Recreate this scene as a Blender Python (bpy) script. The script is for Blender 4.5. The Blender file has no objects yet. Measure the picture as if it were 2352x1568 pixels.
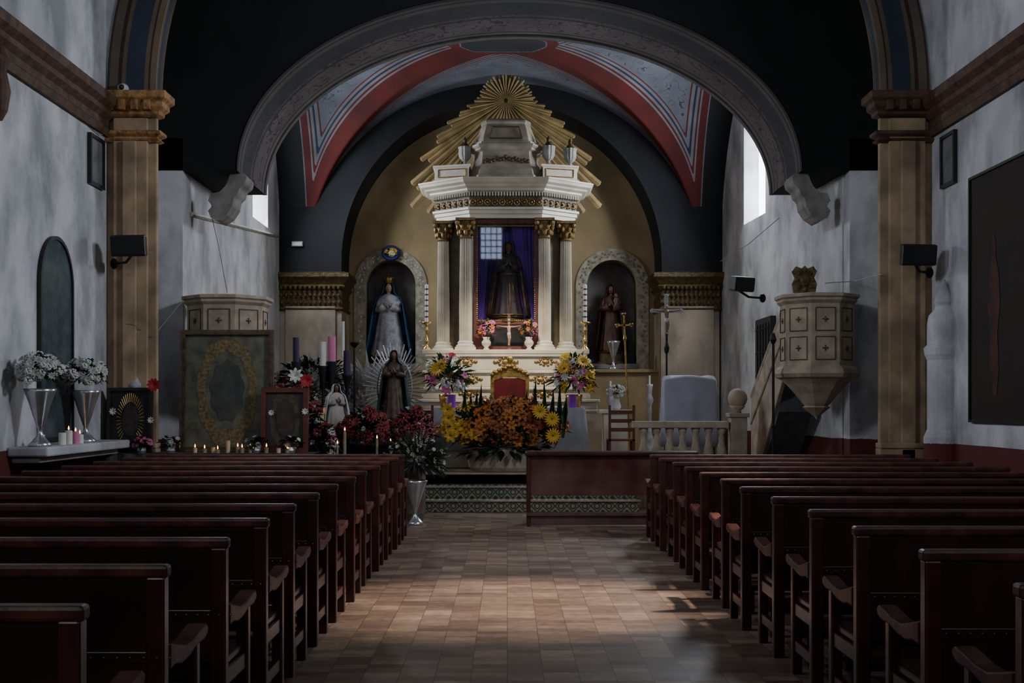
import bpy, math, random
from mathutils import Vector, Matrix
random.seed(7)
F=2700.0; CX=1165.0; HY=930.0; H=1.5
def P(px,py,d): return ((px-CX)*d/F, d, H+(HY-py)*d/F)
def PXX(px,d): return (px-CX)*d/F
def PZ(py,d): return H+(HY-py)*d/F
col=bpy.context.scene.collection
pi=math.pi
# ---------------- materials ----------------
def M(name,c,rough=.6,metal=0,ns=6,amt=.25,bump=.0,emit=0,c2=None,spec=None,coords='Object',coat=0):
    m=bpy.data.materials.new(name); m.use_nodes=True
    nt=m.node_tree; b=nt.nodes['Principled BSDF']
    b.inputs['Roughness'].default_value=rough; b.inputs['Metallic'].default_value=metal
    if coat: b.inputs['Coat Weight'].default_value=coat; b.inputs['Coat Roughness'].default_value=.15
    tc=nt.nodes.new('ShaderNodeTexCoord'); n=nt.nodes.new('ShaderNodeTexNoise')
    n.inputs['Scale'].default_value=ns; n.inputs['Detail'].default_value=6
    nt.links.new(tc.outputs[coords],n.inputs['Vector'])
    r=nt.nodes.new('ShaderNodeValToRGB'); e=r.color_ramp.elements
    e[0].position=.35; e[1].position=.65
    a=c2 if c2 else tuple(x*(1-amt) for x in c)
    e[0].color=(*a,1); e[1].color=(*tuple(min(1,x*(1+amt*.4)) for x in c),1)
    nt.links.new(n.outputs['Fac'],r.inputs['Fac']); nt.links.new(r.outputs['Color'],b.inputs['Base Color'])
    if bump:
        bp=nt.nodes.new('ShaderNodeBump'); bp.inputs['Strength'].default_value=bump; bp.inputs['Distance'].default_value=.02
        n2=nt.nodes.new('ShaderNodeTexNoise'); n2.inputs['Scale'].default_value=ns*3; n2.inputs['Detail'].default_value=5
        nt.links.new(tc.outputs[coords],n2.inputs['Vector'])
        nt.links.new(n2.outputs['Fac'],bp.inputs['Height']); nt.links.new(bp.outputs['Normal'],b.inputs['Normal'])
    if emit:
        b.inputs['Emission Color'].default_value=(*c,1); b.inputs['Emission Strength'].default_value=emit
    return m
def plaster(name,c,dark,dado=None,zd=1.05,ns=.9,st=.75):
    m=M(name,c,.85,ns=ns,c2=dark,bump=.3)
    nt=m.node_tree; b=nt.nodes['Principled BSDF']
    src=b.inputs['Base Color'].links[0].from_socket
    g=nt.nodes.new('ShaderNodeNewGeometry'); s=nt.nodes.new('ShaderNodeSeparateXYZ'); nt.links.new(g.outputs['Position'],s.inputs[0])
    mp=nt.nodes.new('ShaderNodeMapping'); mp.inputs['Scale'].default_value=(1.6,1.6,.9); nt.links.new(g.outputs['Position'],mp.inputs[0])
    n=nt.nodes.new('ShaderNodeTexNoise'); n.inputs['Scale'].default_value=1.0; n.inputs['Detail'].default_value=10; n.inputs['Roughness'].default_value=.62; nt.links.new(mp.outputs[0],n.inputs['Vector'])
    r=nt.nodes.new('ShaderNodeValToRGB'); r.color_ramp.elements[0].position=.36; r.color_ramp.elements[0].color=(.4,.4,.41,1); r.color_ramp.elements[1].position=.56; r.color_ramp.elements[1].color=(1,1,1,1)
    nt.links.new(n.outputs['Fac'],r.inputs['Fac'])
    mx=nt.nodes.new('ShaderNodeMixRGB'); mx.blend_type='MULTIPLY'; mx.inputs[0].default_value=st
    nt.links.new(src,mx.inputs[1]); nt.links.new(r.outputs[0],mx.inputs[2]); out=mx.outputs[0]
    if dado:
        n3=nt.nodes.new('ShaderNodeTexNoise'); n3.inputs['Scale'].default_value=9
        ad=nt.nodes.new('ShaderNodeMath'); ad.operation='MULTIPLY_ADD'; ad.inputs[1].default_value=.04; nt.links.new(n3.outputs['Fac'],ad.inputs[0]); nt.links.new(s.outputs['Z'],ad.inputs[2])
        lt=nt.nodes.new('ShaderNodeMath'); lt.operation='LESS_THAN'; lt.inputs[1].default_value=zd; nt.links.new(ad.outputs[0],lt.inputs[0])
        m2=nt.nodes.new('ShaderNodeMixRGB'); m2.inputs[2].default_value=(*dado,1)
        nt.links.new(lt.outputs[0],m2.inputs[0]); nt.links.new(out,m2.inputs[1]); out=m2.outputs[0]
    nt.links.new(out,b.inputs['Base Color'])
    return m
def bandmat(name,stops,orn=None,rough=.8,ow=.012):
    m=bpy.data.materials.new(name); m.use_nodes=True; nt=m.node_tree; b=nt.nodes['Principled BSDF']
    b.inputs['Roughness'].default_value=rough
    uv=nt.nodes.new('ShaderNodeUVMap'); uv.uv_map='UVMap'; s=nt.nodes.new('ShaderNodeSeparateXYZ'); nt.links.new(uv.outputs[0],s.inputs[0])
    r=nt.nodes.new('ShaderNodeValToRGB'); cr=r.color_ramp; cr.interpolation='CONSTANT'
    cr.elements[0].position=stops[0][0]; cr.elements[0].color=(*stops[0][1],1)
    cr.elements[1].position=stops[1][0]; cr.elements[1].color=(*stops[1][1],1)
    for p,c in stops[2:]:
        e=cr.elements.new(p); e.color=(*c,1)
    nt.links.new(s.outputs['X'],r.inputs['Fac'])
    tc=nt.nodes.new('ShaderNodeTexCoord'); n=nt.nodes.new('ShaderNodeTexNoise'); n.inputs['Scale'].default_value=1.5; n.inputs['Detail'].default_value=8
    nt.links.new(tc.outputs['Object'],n.inputs['Vector'])
    r2=nt.nodes.new('ShaderNodeValToRGB'); r2.color_ramp.elements[0].position=.3; r2.color_ramp.elements[0].color=(.5,.5,.5,1); r2.color_ramp.elements[1].position=.65
    nt.links.new(n.outputs['Fac'],r2.inputs['Fac'])
    mx=nt.nodes.new('ShaderNodeMixRGB'); mx.blend_type='MULTIPLY'; mx.inputs[0].default_value=.9
    nt.links.new(r.outputs[0],mx.inputs[1]); nt.links.new(r2.outputs[0],mx.inputs[2]); out=mx.outputs[0]
    if orn:
        lo,hi,oc,sc=orn
        n3=nt.nodes.new('ShaderNodeTexNoise'); n3.inputs['Scale'].default_value=sc; n3.inputs['Detail'].default_value=0; n3.inputs['Distortion'].default_value=2.2
        nt.links.new(tc.outputs['Object'],n3.inputs['Vector'])
        c1=nt.nodes.new('ShaderNodeMath'); c1.operation='COMPARE'; c1.inputs[1].default_value=.5; c1.inputs[2].default_value=ow; nt.links.new(n3.outputs['Fac'],c1.inputs[0])
        g1=nt.nodes.new('ShaderNodeMath'); g1.operation='GREATER_THAN'; g1.inputs[1].default_value=lo; nt.links.new(s.outputs['X'],g1.inputs[0])
        g2=nt.nodes.new('ShaderNodeMath'); g2.operation='LESS_THAN'; g2.inputs[1].default_value=hi; nt.links.new(s.outputs['X'],g2.inputs[0])
        a=nt.nodes.new('ShaderNodeMath'); a.operation='MULTIPLY'; nt.links.new(g1.outputs[0],a.inputs[0]); nt.links.new(g2.outputs[0],a.inputs[1])
        a2=nt.nodes.new('ShaderNodeMath'); a2.operation='MULTIPLY'; nt.links.new(a.outputs[0],a2.inputs[0]); nt.links.new(c1.outputs[0],a2.inputs[1])
        m2=nt.nodes.new('ShaderNodeMixRGB'); m2.inputs[2].default_value=(*oc,1); nt.links.new(a2.outputs[0],m2.inputs[0]); nt.links.new(out,m2.inputs[1]); out=m2.outputs[0]
    nt.links.new(out,b.inputs['Base Color']); return m
WHITE=plaster('plaster_white',(.64,.64,.65),(.46,.46,.48),dado=(.11,.018,.016))
WHITE2=plaster('plaster_plain',(.5,.5,.51),(.36,.36,.38))
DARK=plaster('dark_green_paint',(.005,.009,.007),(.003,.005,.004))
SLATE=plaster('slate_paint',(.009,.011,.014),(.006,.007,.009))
KHAKI=plaster('ochre_paint',(.36,.26,.125),(.28,.2,.1),st=.4)
CREAM=M('cream_paint',(.4,.28,.17),.7,ns=3,amt=.4,bump=.2)
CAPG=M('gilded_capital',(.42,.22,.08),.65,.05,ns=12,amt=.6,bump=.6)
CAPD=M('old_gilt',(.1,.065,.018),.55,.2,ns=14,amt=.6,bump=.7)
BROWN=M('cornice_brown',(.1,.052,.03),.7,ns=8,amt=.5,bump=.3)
WOOD=M('dark_red_wood',(.062,.017,.012),.34,ns=5,amt=.5,bump=.1,coat=.3)
WOODL=M('worn_wood_edge',(.12,.036,.024),.4,ns=8,amt=.55,bump=.15)
LEATH=M('dark_leather',(.04,.013,.01),.36,ns=3,amt=.6,bump=.08,coat=.2)
RWOOD=M('red_wood',(.13,.025,.015),.5,ns=6,amt=.4)
STUD=M('stud_metal',(.16,.12,.09),.35,.8)
MARB=M('altar_white',(.66,.6,.49),.5,ns=3,amt=.18)
GREYT=M('altar_grey',(.3,.28,.24),.6,ns=5,amt=.3)
GOLD=M('gold_leaf',(.42,.26,.07),.35,.7,ns=14,amt=.5,bump=.3)
GOLDR=M('gold_rays',(.34,.235,.09),.6,.0,ns=4,amt=.35)
BRASS=M('brass',(.7,.48,.15),.25,.9)
SILV=M('silver',(.62,.62,.64),.25,.85,amt=.2)
PURP=M('purple_cloth',(.16,.05,.5),.7,ns=3,amt=.3)
PURPG=M('purple_glass',(.22,.03,.4),.2)
REDV=M('red_velvet',(.16,.01,.014),.85,ns=5,amt=.3)
CLOTH=M('white_cloth',(.58,.58,.62),.8,ns=3,amt=.12,bump=.1)
SKIN=M('painted_skin',(.5,.3,.2),.5,amt=.15)
SKIND=M('dark_skin',(.16,.08,.05),.5,amt=.15)
BLUE=M('blue_mantle',(.02,.09,.2),.6,ns=4,amt=.4)
TEAL=M('teal_mantle',(.015,.045,.035),.6,ns=5,amt=.4)
WROBE=M('white_robe',(.46,.46,.5),.6,ns=9,amt=.4)
BROBE=M('brown_robe',(.11,.045,.025),.6,ns=7,amt=.5)
DROBE=M('dark_robe',(.035,.025,.04),.6,ns=7,amt=.5)
BLACK=M('black_plastic',(.012,.012,.013),.45,amt=.2)
IRON=M('black_iron',(.015,.015,.016),.5,.4,amt=.2)
WAX=M('white_wax',(.75,.72,.66),.5,amt=.08); PINKW=M('pink_wax',(.7,.2,.36),.5,amt=.1); PURW=M('violet_wax',(.03,.012,.055),.5,amt=.1); YELW=M('cream_wax',(.6,.5,.3),.5,amt=.1)
DIMW=M('dim_wax',(.3,.24,.16),.5,amt=.2)
FLAME=M('flame',(1,.42,.08),.5,emit=6)
HAIR=M('hair_dark',(.02,.013,.01),.6)
LEAF=M('leaf_green',(.035,.09,.028),.55,ns=9,amt=.5); LEAFD=M('leaf_dark',(.014,.032,.013),.55,ns=9,amt=.5); LEAFM=M('leaf_mid',(.024,.052,.02),.55,ns=9,amt=.5)
PW=M('petal_white',(.62,.64,.58),.6,amt=.25); PO=M('petal_orange',(.5,.15,.01),.55,ns=3,amt=.5); PY=M('petal_yellow',(.72,.42,.02),.55,amt=.3); PP=M('petal_pink',(.58,.11,.26),.6,amt=.3)
PR=M('petal_red',(.17,.007,.012),.6,amt=.5); PRB=M('petal_bright_red',(.4,.012,.016),.6,amt=.2); PB=M('flower_center',(.05,.02,.01),.8)
GLASS_D=M('dark_mirror',(.09,.13,.15),.25,.35,amt=.3)
STONE=M('pulpit_stone',(.42,.34,.25),.75,ns=5,amt=.3,bump=.25); STONED=M('pulpit_line',(.13,.09,.06),.8)
NET=M('painting_dark',(.012,.01,.01),.8,ns=1.2,c2=(.03,.013,.009))
WINM=M('window_daylight',(.82,.9,1.0),.5,emit=10)
WINR=M('choir_window_daylight',(.6,.78,1.0),.5,emit=5)
GLAZE=M('reliquary_mirror',(.3,.3,.3),.05,.9)
def tilemat():
    m=bpy.data.materials.new('floor_tile'); m.use_nodes=True; nt=m.node_tree; b=nt.nodes['Principled BSDF']
    tc=nt.nodes.new('ShaderNodeTexCoord')
    def brick(w,h,c1,c2,ms,off=0):
        t=nt.nodes.new('ShaderNodeTexBrick'); t.offset=off; t.inputs['Scale'].default_value=1; t.inputs['Brick Width'].default_value=w; t.inputs['Row Height'].default_value=h
        t.inputs['Mortar Size'].default_value=ms; t.inputs['Color1'].default_value=(*c1,1); t.inputs['Color2'].default_value=(*c2,1); t.inputs['Mortar'].default_value=(.1,.07,.05,1)
        nt.links.new(tc.outputs['Object'],t.inputs['Vector']); return t
    t=brick(.2,.2,(.36,.265,.195),(.2,.125,.09),.0022)
    t2=brick(.2,.1,(1,.95,.88),(.52,.46,.43),.0)
    mx=nt.nodes.new('ShaderNodeMixRGB'); mx.blend_type='MULTIPLY'; mx.inputs[0].default_value=.85
    nt.links.new(t.outputs['Color'],mx.inputs[1]); nt.links.new(t2.outputs['Color'],mx.inputs[2])
    n=nt.nodes.new('ShaderNodeTexNoise'); n.inputs['Scale'].default_value=11; n.inputs['Detail'].default_value=10; n.inputs['Roughness'].default_value=.75; nt.links.new(tc.outputs['Object'],n.inputs['Vector'])
    m2=nt.nodes.new('ShaderNodeMixRGB'); m2.blend_type='OVERLAY'; m2.inputs[0].default_value=.9; nt.links.new(mx.outputs[0],m2.inputs[1]); nt.links.new(n.outputs['Fac'],m2.inputs[2])
    n4=nt.nodes.new('ShaderNodeTexNoise'); n4.inputs['Scale'].default_value=1.1; n4.inputs['Detail'].default_value=4; nt.links.new(tc.outputs['Object'],n4.inputs['Vector'])
    r4=nt.nodes.new('ShaderNodeValToRGB'); r4.color_ramp.elements[0].position=.35; r4.color_ramp.elements[0].color=(.62,.6,.6,1); r4.color_ramp.elements[1].position=.6; nt.links.new(n4.outputs['Fac'],r4.inputs['Fac'])
    m3=nt.nodes.new('ShaderNodeMixRGB'); m3.blend_type='MULTIPLY'; m3.inputs[0].default_value=.8; nt.links.new(m2.outputs[0],m3.inputs[1]); nt.links.new(r4.outputs[0],m3.inputs[2])
    nt.links.new(m3.outputs[0],b.inputs['Base Color'])
    r=nt.nodes.new('ShaderNodeMapRange'); r.inputs['To Min'].default_value=.34; r.inputs['To Max'].default_value=.66; nt.links.new(n.outputs['Fac'],r.inputs['Value']); nt.links.new(r.outputs[0],b.inputs['Roughness'])
    return m
TILE=tilemat()
def patmat():
    m=bpy.data.materials.new('patterned_tile'); m.use_nodes=True; nt=m.node_tree; b=nt.nodes['Principled BSDF']; b.inputs['Roughness'].default_value=.5
    tc=nt.nodes.new('ShaderNodeTexCoord'); s=nt.nodes.new('ShaderNodeSeparateXYZ'); nt.links.new(tc.outputs['Object'],s.inputs[0])
    def mth(op,a,bb=None,c=None):
        x=nt.nodes.new('ShaderNodeMath'); x.operation=op
        for i,v in enumerate((a,bb,c)):
            if v is None: continue
            if isinstance(v,(int,float)): x.inputs[i].default_value=v
            else: nt.links.new(v,x.inputs[i])
        return x.outputs[0]
    fx=mth('PINGPONG',s.outputs['X'],.084); z=mth('PINGPONG',s.outputs['Z'],.0835)
    d=mth('ABSOLUTE',mth('SUBTRACT',mth('ADD',fx,z),.084)); ln=mth('LESS_THAN',d,.012)
    d2=mth('SQRT',mth('ADD',mth('POWER',fx,2.),mth('POWER',z,2.))); c2=mth('LESS_THAN',d2,.03)
    d3=mth('SQRT',mth('ADD',mth('POWER',mth('SUBTRACT',fx,.084),2.),mth('POWER',mth('SUBTRACT',z,.0835),2.))); c3=mth('LESS_THAN',mth('ABSOLUTE',mth('SUBTRACT',d3,.035)),.01)
    a=mth('MAXIMUM',mth('MAXIMUM',ln,c2),c3)
    mx=nt.nodes.new('ShaderNodeMixRGB'); mx.inputs[1].default_value=(.3,.28,.2,1); mx.inputs[2].default_value=(.05,.055,.038,1); nt.links.new(a,mx.inputs[0]); nt.links.new(mx.outputs[0],b.inputs['Base Color'])
    return m
PAT=patmat()
# ---------------- geometry helpers ----------------
class G:
    def __init__(s): s.v=[];s.f=[];s.m=[]
    def add(s,vs,fs,mi=0):
        o=len(s.v); s.v+=[tuple(x) for x in vs]; s.f+=[tuple(i+o for i in f) for f in fs]; s.m+=[mi]*len(fs); return s
    def box(s,x0,x1,y0,y1,z0,z1,mi=0,mat=None):
        vs=[(x,y,z) for z in (z0,z1) for y in (y0,y1) for x in (x0,x1)]
        if mat is not None: vs=[mat@Vector(v) for v in vs]
        return s.add(vs,[(0,2,3,1),(4,5,7,6),(0,1,5,4),(2,6,7,3),(0,4,6,2),(1,3,7,5)],mi)
    def rings(s,rs,mi=0,cap=True,closed=True):
        n=len(rs[0]); vs=[p for r in rs for p in r]; fs=[]
        for i in range(len(rs)-1):
            for j in range(n if closed else n-1):
                k=(j+1)%n; fs.append((i*n+j,i*n+k,(i+1)*n+k,(i+1)*n+j))
        if cap and closed: fs.append(tuple(range(n))[::-1]); fs.append(tuple((len(rs)-1)*n+j for j in range(n)))
        return s.add(vs,fs,mi)
    def lathe(s,prof,cx=0,cy=0,n=20,mi=0,flute=0,fa=.06,sx=1,sy=1):
        rs=[]
        for r,z in prof:
            ring=[]
            for j in range(n):
                a=2*pi*j/n; q=r*(1-(fa if (flute and j%2) else 0)); ring.append((cx+q*sx*math.cos(a),cy+q*sy*math.sin(a),z))
            rs.append(ring)
        return s.rings(rs,mi)
    def tube(s,pts,rad,n=8,mi=0):
        pts=[Vector(p) for p in pts]; rs=[]
        if not isinstance(rad,(list,tuple)): rad=[rad]*len(pts)
        for i,p in enumerate(pts):
            t=(pts[min(i+1,len(pts)-1)]-pts[max(i-1,0)]).normalized()
            up=Vector((0,0,1)) if abs(t.z)<.9 else Vector((1,0,0))
            a=t.cross(up).normalized(); b=t.cross(a).normalized()
            rs.append([p+(a*math.cos(2*pi*j/n)+b*math.sin(2*pi*j/n))*rad[i] for j in range(n)])
        return s.rings(rs,mi)
    def ell(s,c,r,n=12,m=8,mi=0):
        if not isinstance(r,(list,tuple)): r=(r,r,r)
        rs=[]
        for i in range(m+1):
            t=-pi/2+pi*(.02+.96*i/m); rs.append([(c[0]+r[0]*math.cos(t)*math.cos(2*pi*j/n),c[1]+r[1]*math.cos(t)*math.sin(2*pi*j/n),c[2]+r[2]*math.sin(t)) for j in range(n)])
        return s.rings(rs,mi)
    def loft(s,poly,prof,mi=0):
        n=len(poly); rs=[]
        for off,z in prof:
            ring=[]
            for i in range(n):
                p0=Vector(poly[i-1]);p=Vector(poly[i]);p1=Vector(poly[(i+1)%n])
                e0=(p-p0).normalized(); e1=(p1-p).normalized(); n0=Vector((e0.y,-e0.x)); n1=Vector((e1.y,-e1.x))
                b=(n0+n1); b=b/max(.3,b.dot(n0)) if b.length>1e-6 else n0
                q=p+b*off; ring.append((q.x,q.y,z))
            rs.append(ring)
        return s.rings(rs,mi)
    def fin(s,name,mats,parent=None,loc=(0,0,0),smooth=False,bevel=0,**kw):
        me=bpy.data.meshes.new(name); me.from_pydata(s.v,[],s.f); me.update()
        if not isinstance(mats,(list,tuple)): mats=[mats]
        for m in mats: me.materials.append(m)
        me.polygons.foreach_set('material_index',s.m)
        me.polygons.foreach_set('use_smooth',[smooth]*len(s.f)); me.update()
        ob=bpy.data.objects.new(name,me); col.objects.link(ob); ob.location=loc
        if parent: ob.parent=parent
        if bevel:
            b=ob.modifiers.new('bevel','BEVEL'); b.width=bevel; b.segments=2; b.limit_method='ANGLE'
        for k,v in kw.items(): ob[k]=v
        return ob
def struct(ob): ob['kind']='structure'; return ob
def T(name,label,cat,loc=(0,0,0),group=None,rz=0):
    e=bpy.data.objects.new(name,None); e.empty_display_size=.1; e.location=loc; e.rotation_euler[2]=rz; col.objects.link(e)
    e['label']=label; e['category']=cat
    if group: e['group']=group
    return e
def dup(root,loc,rz=None,label=None,s=None):
    r=root.copy(); col.objects.link(r); r.location=loc
    if rz is not None: r.rotation_euler[2]=rz
    if label: r['label']=label
    if s: r.scale=s
    for c in root.children:
        k=c.copy(); col.objects.link(k); k.parent=r
        for g in c.children:
            q=g.copy(); col.objects.link(q); q.parent=k
    return r
def plate(name,outer,holes,y0,y1,mats,parent=None,loc=(0,0,0),uvf=None):
    cu=bpy.data.curves.new('tmp','CURVE'); cu.dimensions='2D'; cu.fill_mode='BOTH'; cu.extrude=(y1-y0)/2
    for pts in [outer]+holes:
        sp=cu.splines.new('POLY'); sp.points.add(len(pts)-1); sp.use_cyclic_u=True
        for i,p in enumerate(pts): sp.points[i].co=(p[0],p[1],0,1)
    ob=bpy.data.objects.new('tmp',cu); col.objects.link(ob); bpy.context.view_layer.update()
    dg=bpy.context.evaluated_depsgraph_get(); me=bpy.data.meshes.new_from_object(ob.evaluated_get(dg))
    bpy.data.objects.remove(ob); bpy.data.curves.remove(cu); me.name=name
    ym=(y0+y1)/2
    for v in me.vertices: x,y,z=v.co; v.co=(x,ym+z,y)
    me.flip_normals(); me.materials.clear(); me.materials.append(mats)
    me.polygons.foreach_set('material_index',[0]*len(me.polygons)); me.polygons.foreach_set('use_smooth',[False]*len(me.polygons)); me.update()
    o=bpy.data.objects.new(name,me); col.objects.link(o); o.location=loc
    if parent: o.parent=parent
    return o
def arc(cx,cz,rx,rz,a0,a1,n=40): return [(cx+rx*math.cos(a0+(a1-a0)*i/n),cz+rz*math.sin(a0+(a1-a0)*i/n)) for i in range(n+1)]
def archpts(cx,w,z0,zs,rz=None,n=24):
    r=w/2; return [(cx-r,z0)]+arc(cx,zs,r,rz or r,pi,0,n)+[(cx+r,z0)]
def uvgrid(name,fn,nu,nv,mat,uf):
    vs=[];uv=[];fs=[]
    for i in range(nu+1):
        for j in range(nv+1):
            vs.append(fn(i/nu,j/nv)); uv.append(uf(i/nu,j/nv))
    for i in range(nu):
        for j in range(nv):
            a=i*(nv+1)+j; fs.append((a,a+1,a+nv+2,a+nv+1))
    me=bpy.data.meshes.new(name); me.from_pydata(vs,[],fs); me.materials.append(mat); l=me.uv_layers.new(name='UVMap')
    for p in me.polygons:
        p.use_smooth=True
        for li in p.loop_indices: l.data[li].uv=uv[me.loops[li].vertex_index]
    ob=bpy.data.objects.new(name,me); col.objects.link(ob); return ob
# ================= STRUCTURE =================
XL,XR=-5.11,5.42
g=G(); g.box(-5.6,5.9,-5.3,25,-.2,0); struct(g.fin('floor',TILE))
def wallseg(name,a,b,th,z0,z1,holes,mat):
    a=Vector((*a,0)); b=Vector((*b,0)); L=(b-a).length; d=(b-a)/L; nrm=Vector((-d.y,d.x,0))
    mt=Matrix(((d.x,nrm.x,0,a.x),(d.y,nrm.y,0,a.y),(0,0,1,0),(0,0,0,1)))
    g=G(); s=0
    for (s0,s1,h0,h1) in sorted(holes):
        g.box(s,s0,0,th,z0,z1,mat=mt); g.box(s0,s1,0,th,z0,h0,mat=mt); g.box(s0,s1,0,th,h1,z1,mat=mt); s=s1
    g.box(s,L,0,th,z0,z1,mat=mt)
    return struct(g.fin(name,mat)),mt
wallseg('wall_left',(XL,-5),(XL,16.3),.35,0,6.9,[(8.5,9.7,5.2,6.6),(12.6,13.8,5.2,6.6)],WHITE)
wallseg('wall_right',(XR,16.3),(XR,-5),.35,0,6.9,[(6.0,7.4,5.6,6.8),(10.5,11.7,5.2,6.6)],WHITE)
wallseg('wall_back',(XR+.3,-5),(XL-.3,-5),.3,0,11,[(5.95,6.8,7.5,8.8)],WHITE)
wi=0
def window(y0,y1,z0,z1,x):
    global wi; wi+=1
    e=bpy.data.objects.new('window_%d'%wi,None); col.objects.link(e); e['kind']='structure'
    g=G(); g.box(x-.02,x+.02,y0,y1,z0,z1); g.fin('window_pane',WINR,e)
    g=G()
    for k in range(3): g.box(x-.05,x+.05,y0+(y1-y0)*(k+1)/4-.015,y0+(y1-y0)*(k+1)/4+.015,z0,z1)
    g.box(x-.05,x+.05,y0,y1,(z0+z1)/2-.015,(z0+z1)/2+.015); g.fin('window_bars',IRON,e)
    return e
window(3.5,4.7,5.2,6.6,XL-.3); window(7.6,8.8,5.2,6.6,XL-.3); window(8.9,10.3,5.6,6.8,XR+.3); window(4.6,5.8,5.2,6.6,XR+.3)  # unseen windows added to light the nave; high right one read from pew shadows
wi+=1; g=G(); g.box(-1.13,-.2,-5.25,-5.2,7.5,8.8); struct(g.fin('window_%d'%wi,WINR))
g=G()
for k in range(3): g.box(-1.13+.93*(k+1)/4-.02,-1.13+.93*(k+1)/4+.02,-5.2,-5.15,7.5,8.8)
for k in range(4): g.box(-1.13,-.2,-5.2,-5.15,7.5+1.3*(k+1)/5-.02,7.5+1.3*(k+1)/5+.02)
struct(g.fin('window_%d_bars'%wi,IRON))
def nv(u,v):
    a=pi*(1-u); return (.155+5.4*math.cos(a),-5.2+v*21.5,6.2+4.4*math.sin(a))
struct(uvgrid('ceiling',nv,40,10,bandmat('nave_vault_paint',[(0,(.3,.3,.32)),(.3,(.25,.26,.28))],None),lambda u,v:(u,v)))
XCL=-4.5
g=G(); g.box(XL-.3,XCL,16.3,16.6,0,5.2); struct(g.fin('wall_chancel_left',WHITE))
g=G(); g.box(4.75,XR+.3,16.3,16.6,0,5.2); struct(g.fin('wall_chancel_right',WHITE))
wallseg('wall_side_left',(XCL,16.6),(XCL,23.3),.35,0,8.2,[(4.2,5.5,4.83,6.3)],WHITE)
w,mt=wallseg('wall_side_right',(4.22,23.6),(4.73,16.6),.35,0,8.2,[(1.95,3.3,4.82,6.6)],WHITE)
wi+=1; g=G(); g.box(XCL-.33,XCL-.28,20.8,22.1,4.83,6.3); struct(g.fin('window_%d'%wi,WINM))
wi+=1; g=G(); g.box(1.95,3.3,.28,.33,4.82,6.6,mat=mt); struct(g.fin('window_%d'%wi,WINM))
g=G(); g.tube([(-4.49,16.65,4.2),(-4.49,23,4.8)],.035,6); struct(g.fin('trim_20',GREYT))
# diaphragm arch
EC=PXX(1190,18.2); EA=3.93; EB=2.46; EZ=4.75
ell=arc(EC,EZ,EA,EB,pi,0,64)
outer=[(XL-.2,EZ)]+ell+[(XR+.2,EZ),(XR+.2,10.8),(XL-.2,10.8)]
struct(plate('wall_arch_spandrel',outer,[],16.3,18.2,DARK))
SOFF=bandmat('soffit_paint',[(0,(.012,.012,.014)),(.05,(.1,.08,.075)),(.09,(.03,.024,.026)),(.12,(.1,.085,.088)),(.18,(.04,.04,.055)),(.45,(.1,.085,.088)),(.5,(.025,.02,.024)),(.53,(.12,.1,.1)),(.84,(.035,.026,.028)),(.87,(.135,.115,.11)),(.93,(.055,.022,.018)),(.96,(.135,.115,.11))],(.2,.82,(.022,.016,.02),3.2),ow=.03)
def sf(u,v):
    a=pi*(1-u); return (EC+(EA-.015)*math.cos(a),16.28+v*1.94,EZ-.0+(EB-.015)*math.sin(a))
struct(uvgrid('trim_1',sf,96,8,SOFF,lambda u,v:(v,u)))
struct(plate('trim_2',arc(EC,EZ,EA+.02,EB+.02,pi,0,64)+arc(EC,EZ,EA-.04,EB-.04,0,pi,64),[],18.1,18.22,M('lip_grey',(.11,.1,.095),.8)))
for sx,cx in ((1,EC-EA),(-1,EC+EA)):
    pr=[(.05,.02),(.1,-.05),(.08,-.14),(.0,-.2),(-.02,-.28),(-.08,-.34),(-.1,-.46),(-.18,-.58),(-.3,-.66),(-.4,-.62),(-.44,-.52),(-.38,-.46),(-.44,-.38),(-.4,-.28),(-.28,-.26),(-.2,-.18),(-.16,-.1),(-.12,0.02)]
    pr=[(cx+sx*a,EZ+b) for a,b in pr]
    if sx<0: pr=pr[::-1]
    o=struct(plate('trim_3' if sx>0 else 'trim_4',pr,[],16.5,17.0,M('corbel_plaster',(.27,.25,.235),.8,ns=4,amt=.4))); b=o.modifiers.new('b','BEVEL'); b.width=.03; b.segments=3; b.limit_method='ANGLE'
# nave arch
AC=.14; AR=4.61; AZ=5.47
ARCHB=bandmat('arch_band',[(0,(.2,.145,.09)),(.12,(.05,.03,.02)),(.16,(.16,.12,.08)),(.24,(.035,.045,.075)),(.62,(.15,.11,.07)),(.7,(.05,.025,.016)),(.78,(.14,.11,.08)),(.95,(.06,.04,.025))])
def af(u,v):
    a=pi*(1-u); r=AR+v*.62; return (AC+r*math.cos(a),14.95,AZ+(r)*math.sin(a)*.99)
struct(uvgrid('trim_5',af,80,6,ARCHB,lambda u,v:(v,u)))
def af2(u,v):
    a=pi*(1-u); return (AC+AR*math.cos(a),14.95+v*.3,AZ+AR*math.sin(a)*.99)
struct(uvgrid('trim_6',af2,80,4,ARCHB,lambda u,v:(v,u)))
struct(plate('wall_nave_arch',[(XL-.1,AZ)]+arc(AC,AZ,AR+.02,AR*.99+.02,pi,0,60)+[(XR+.1,AZ),(XR+.1,10.9),(XL-.1,10.9)],[],14.97,15.25,WHITE2))
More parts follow.
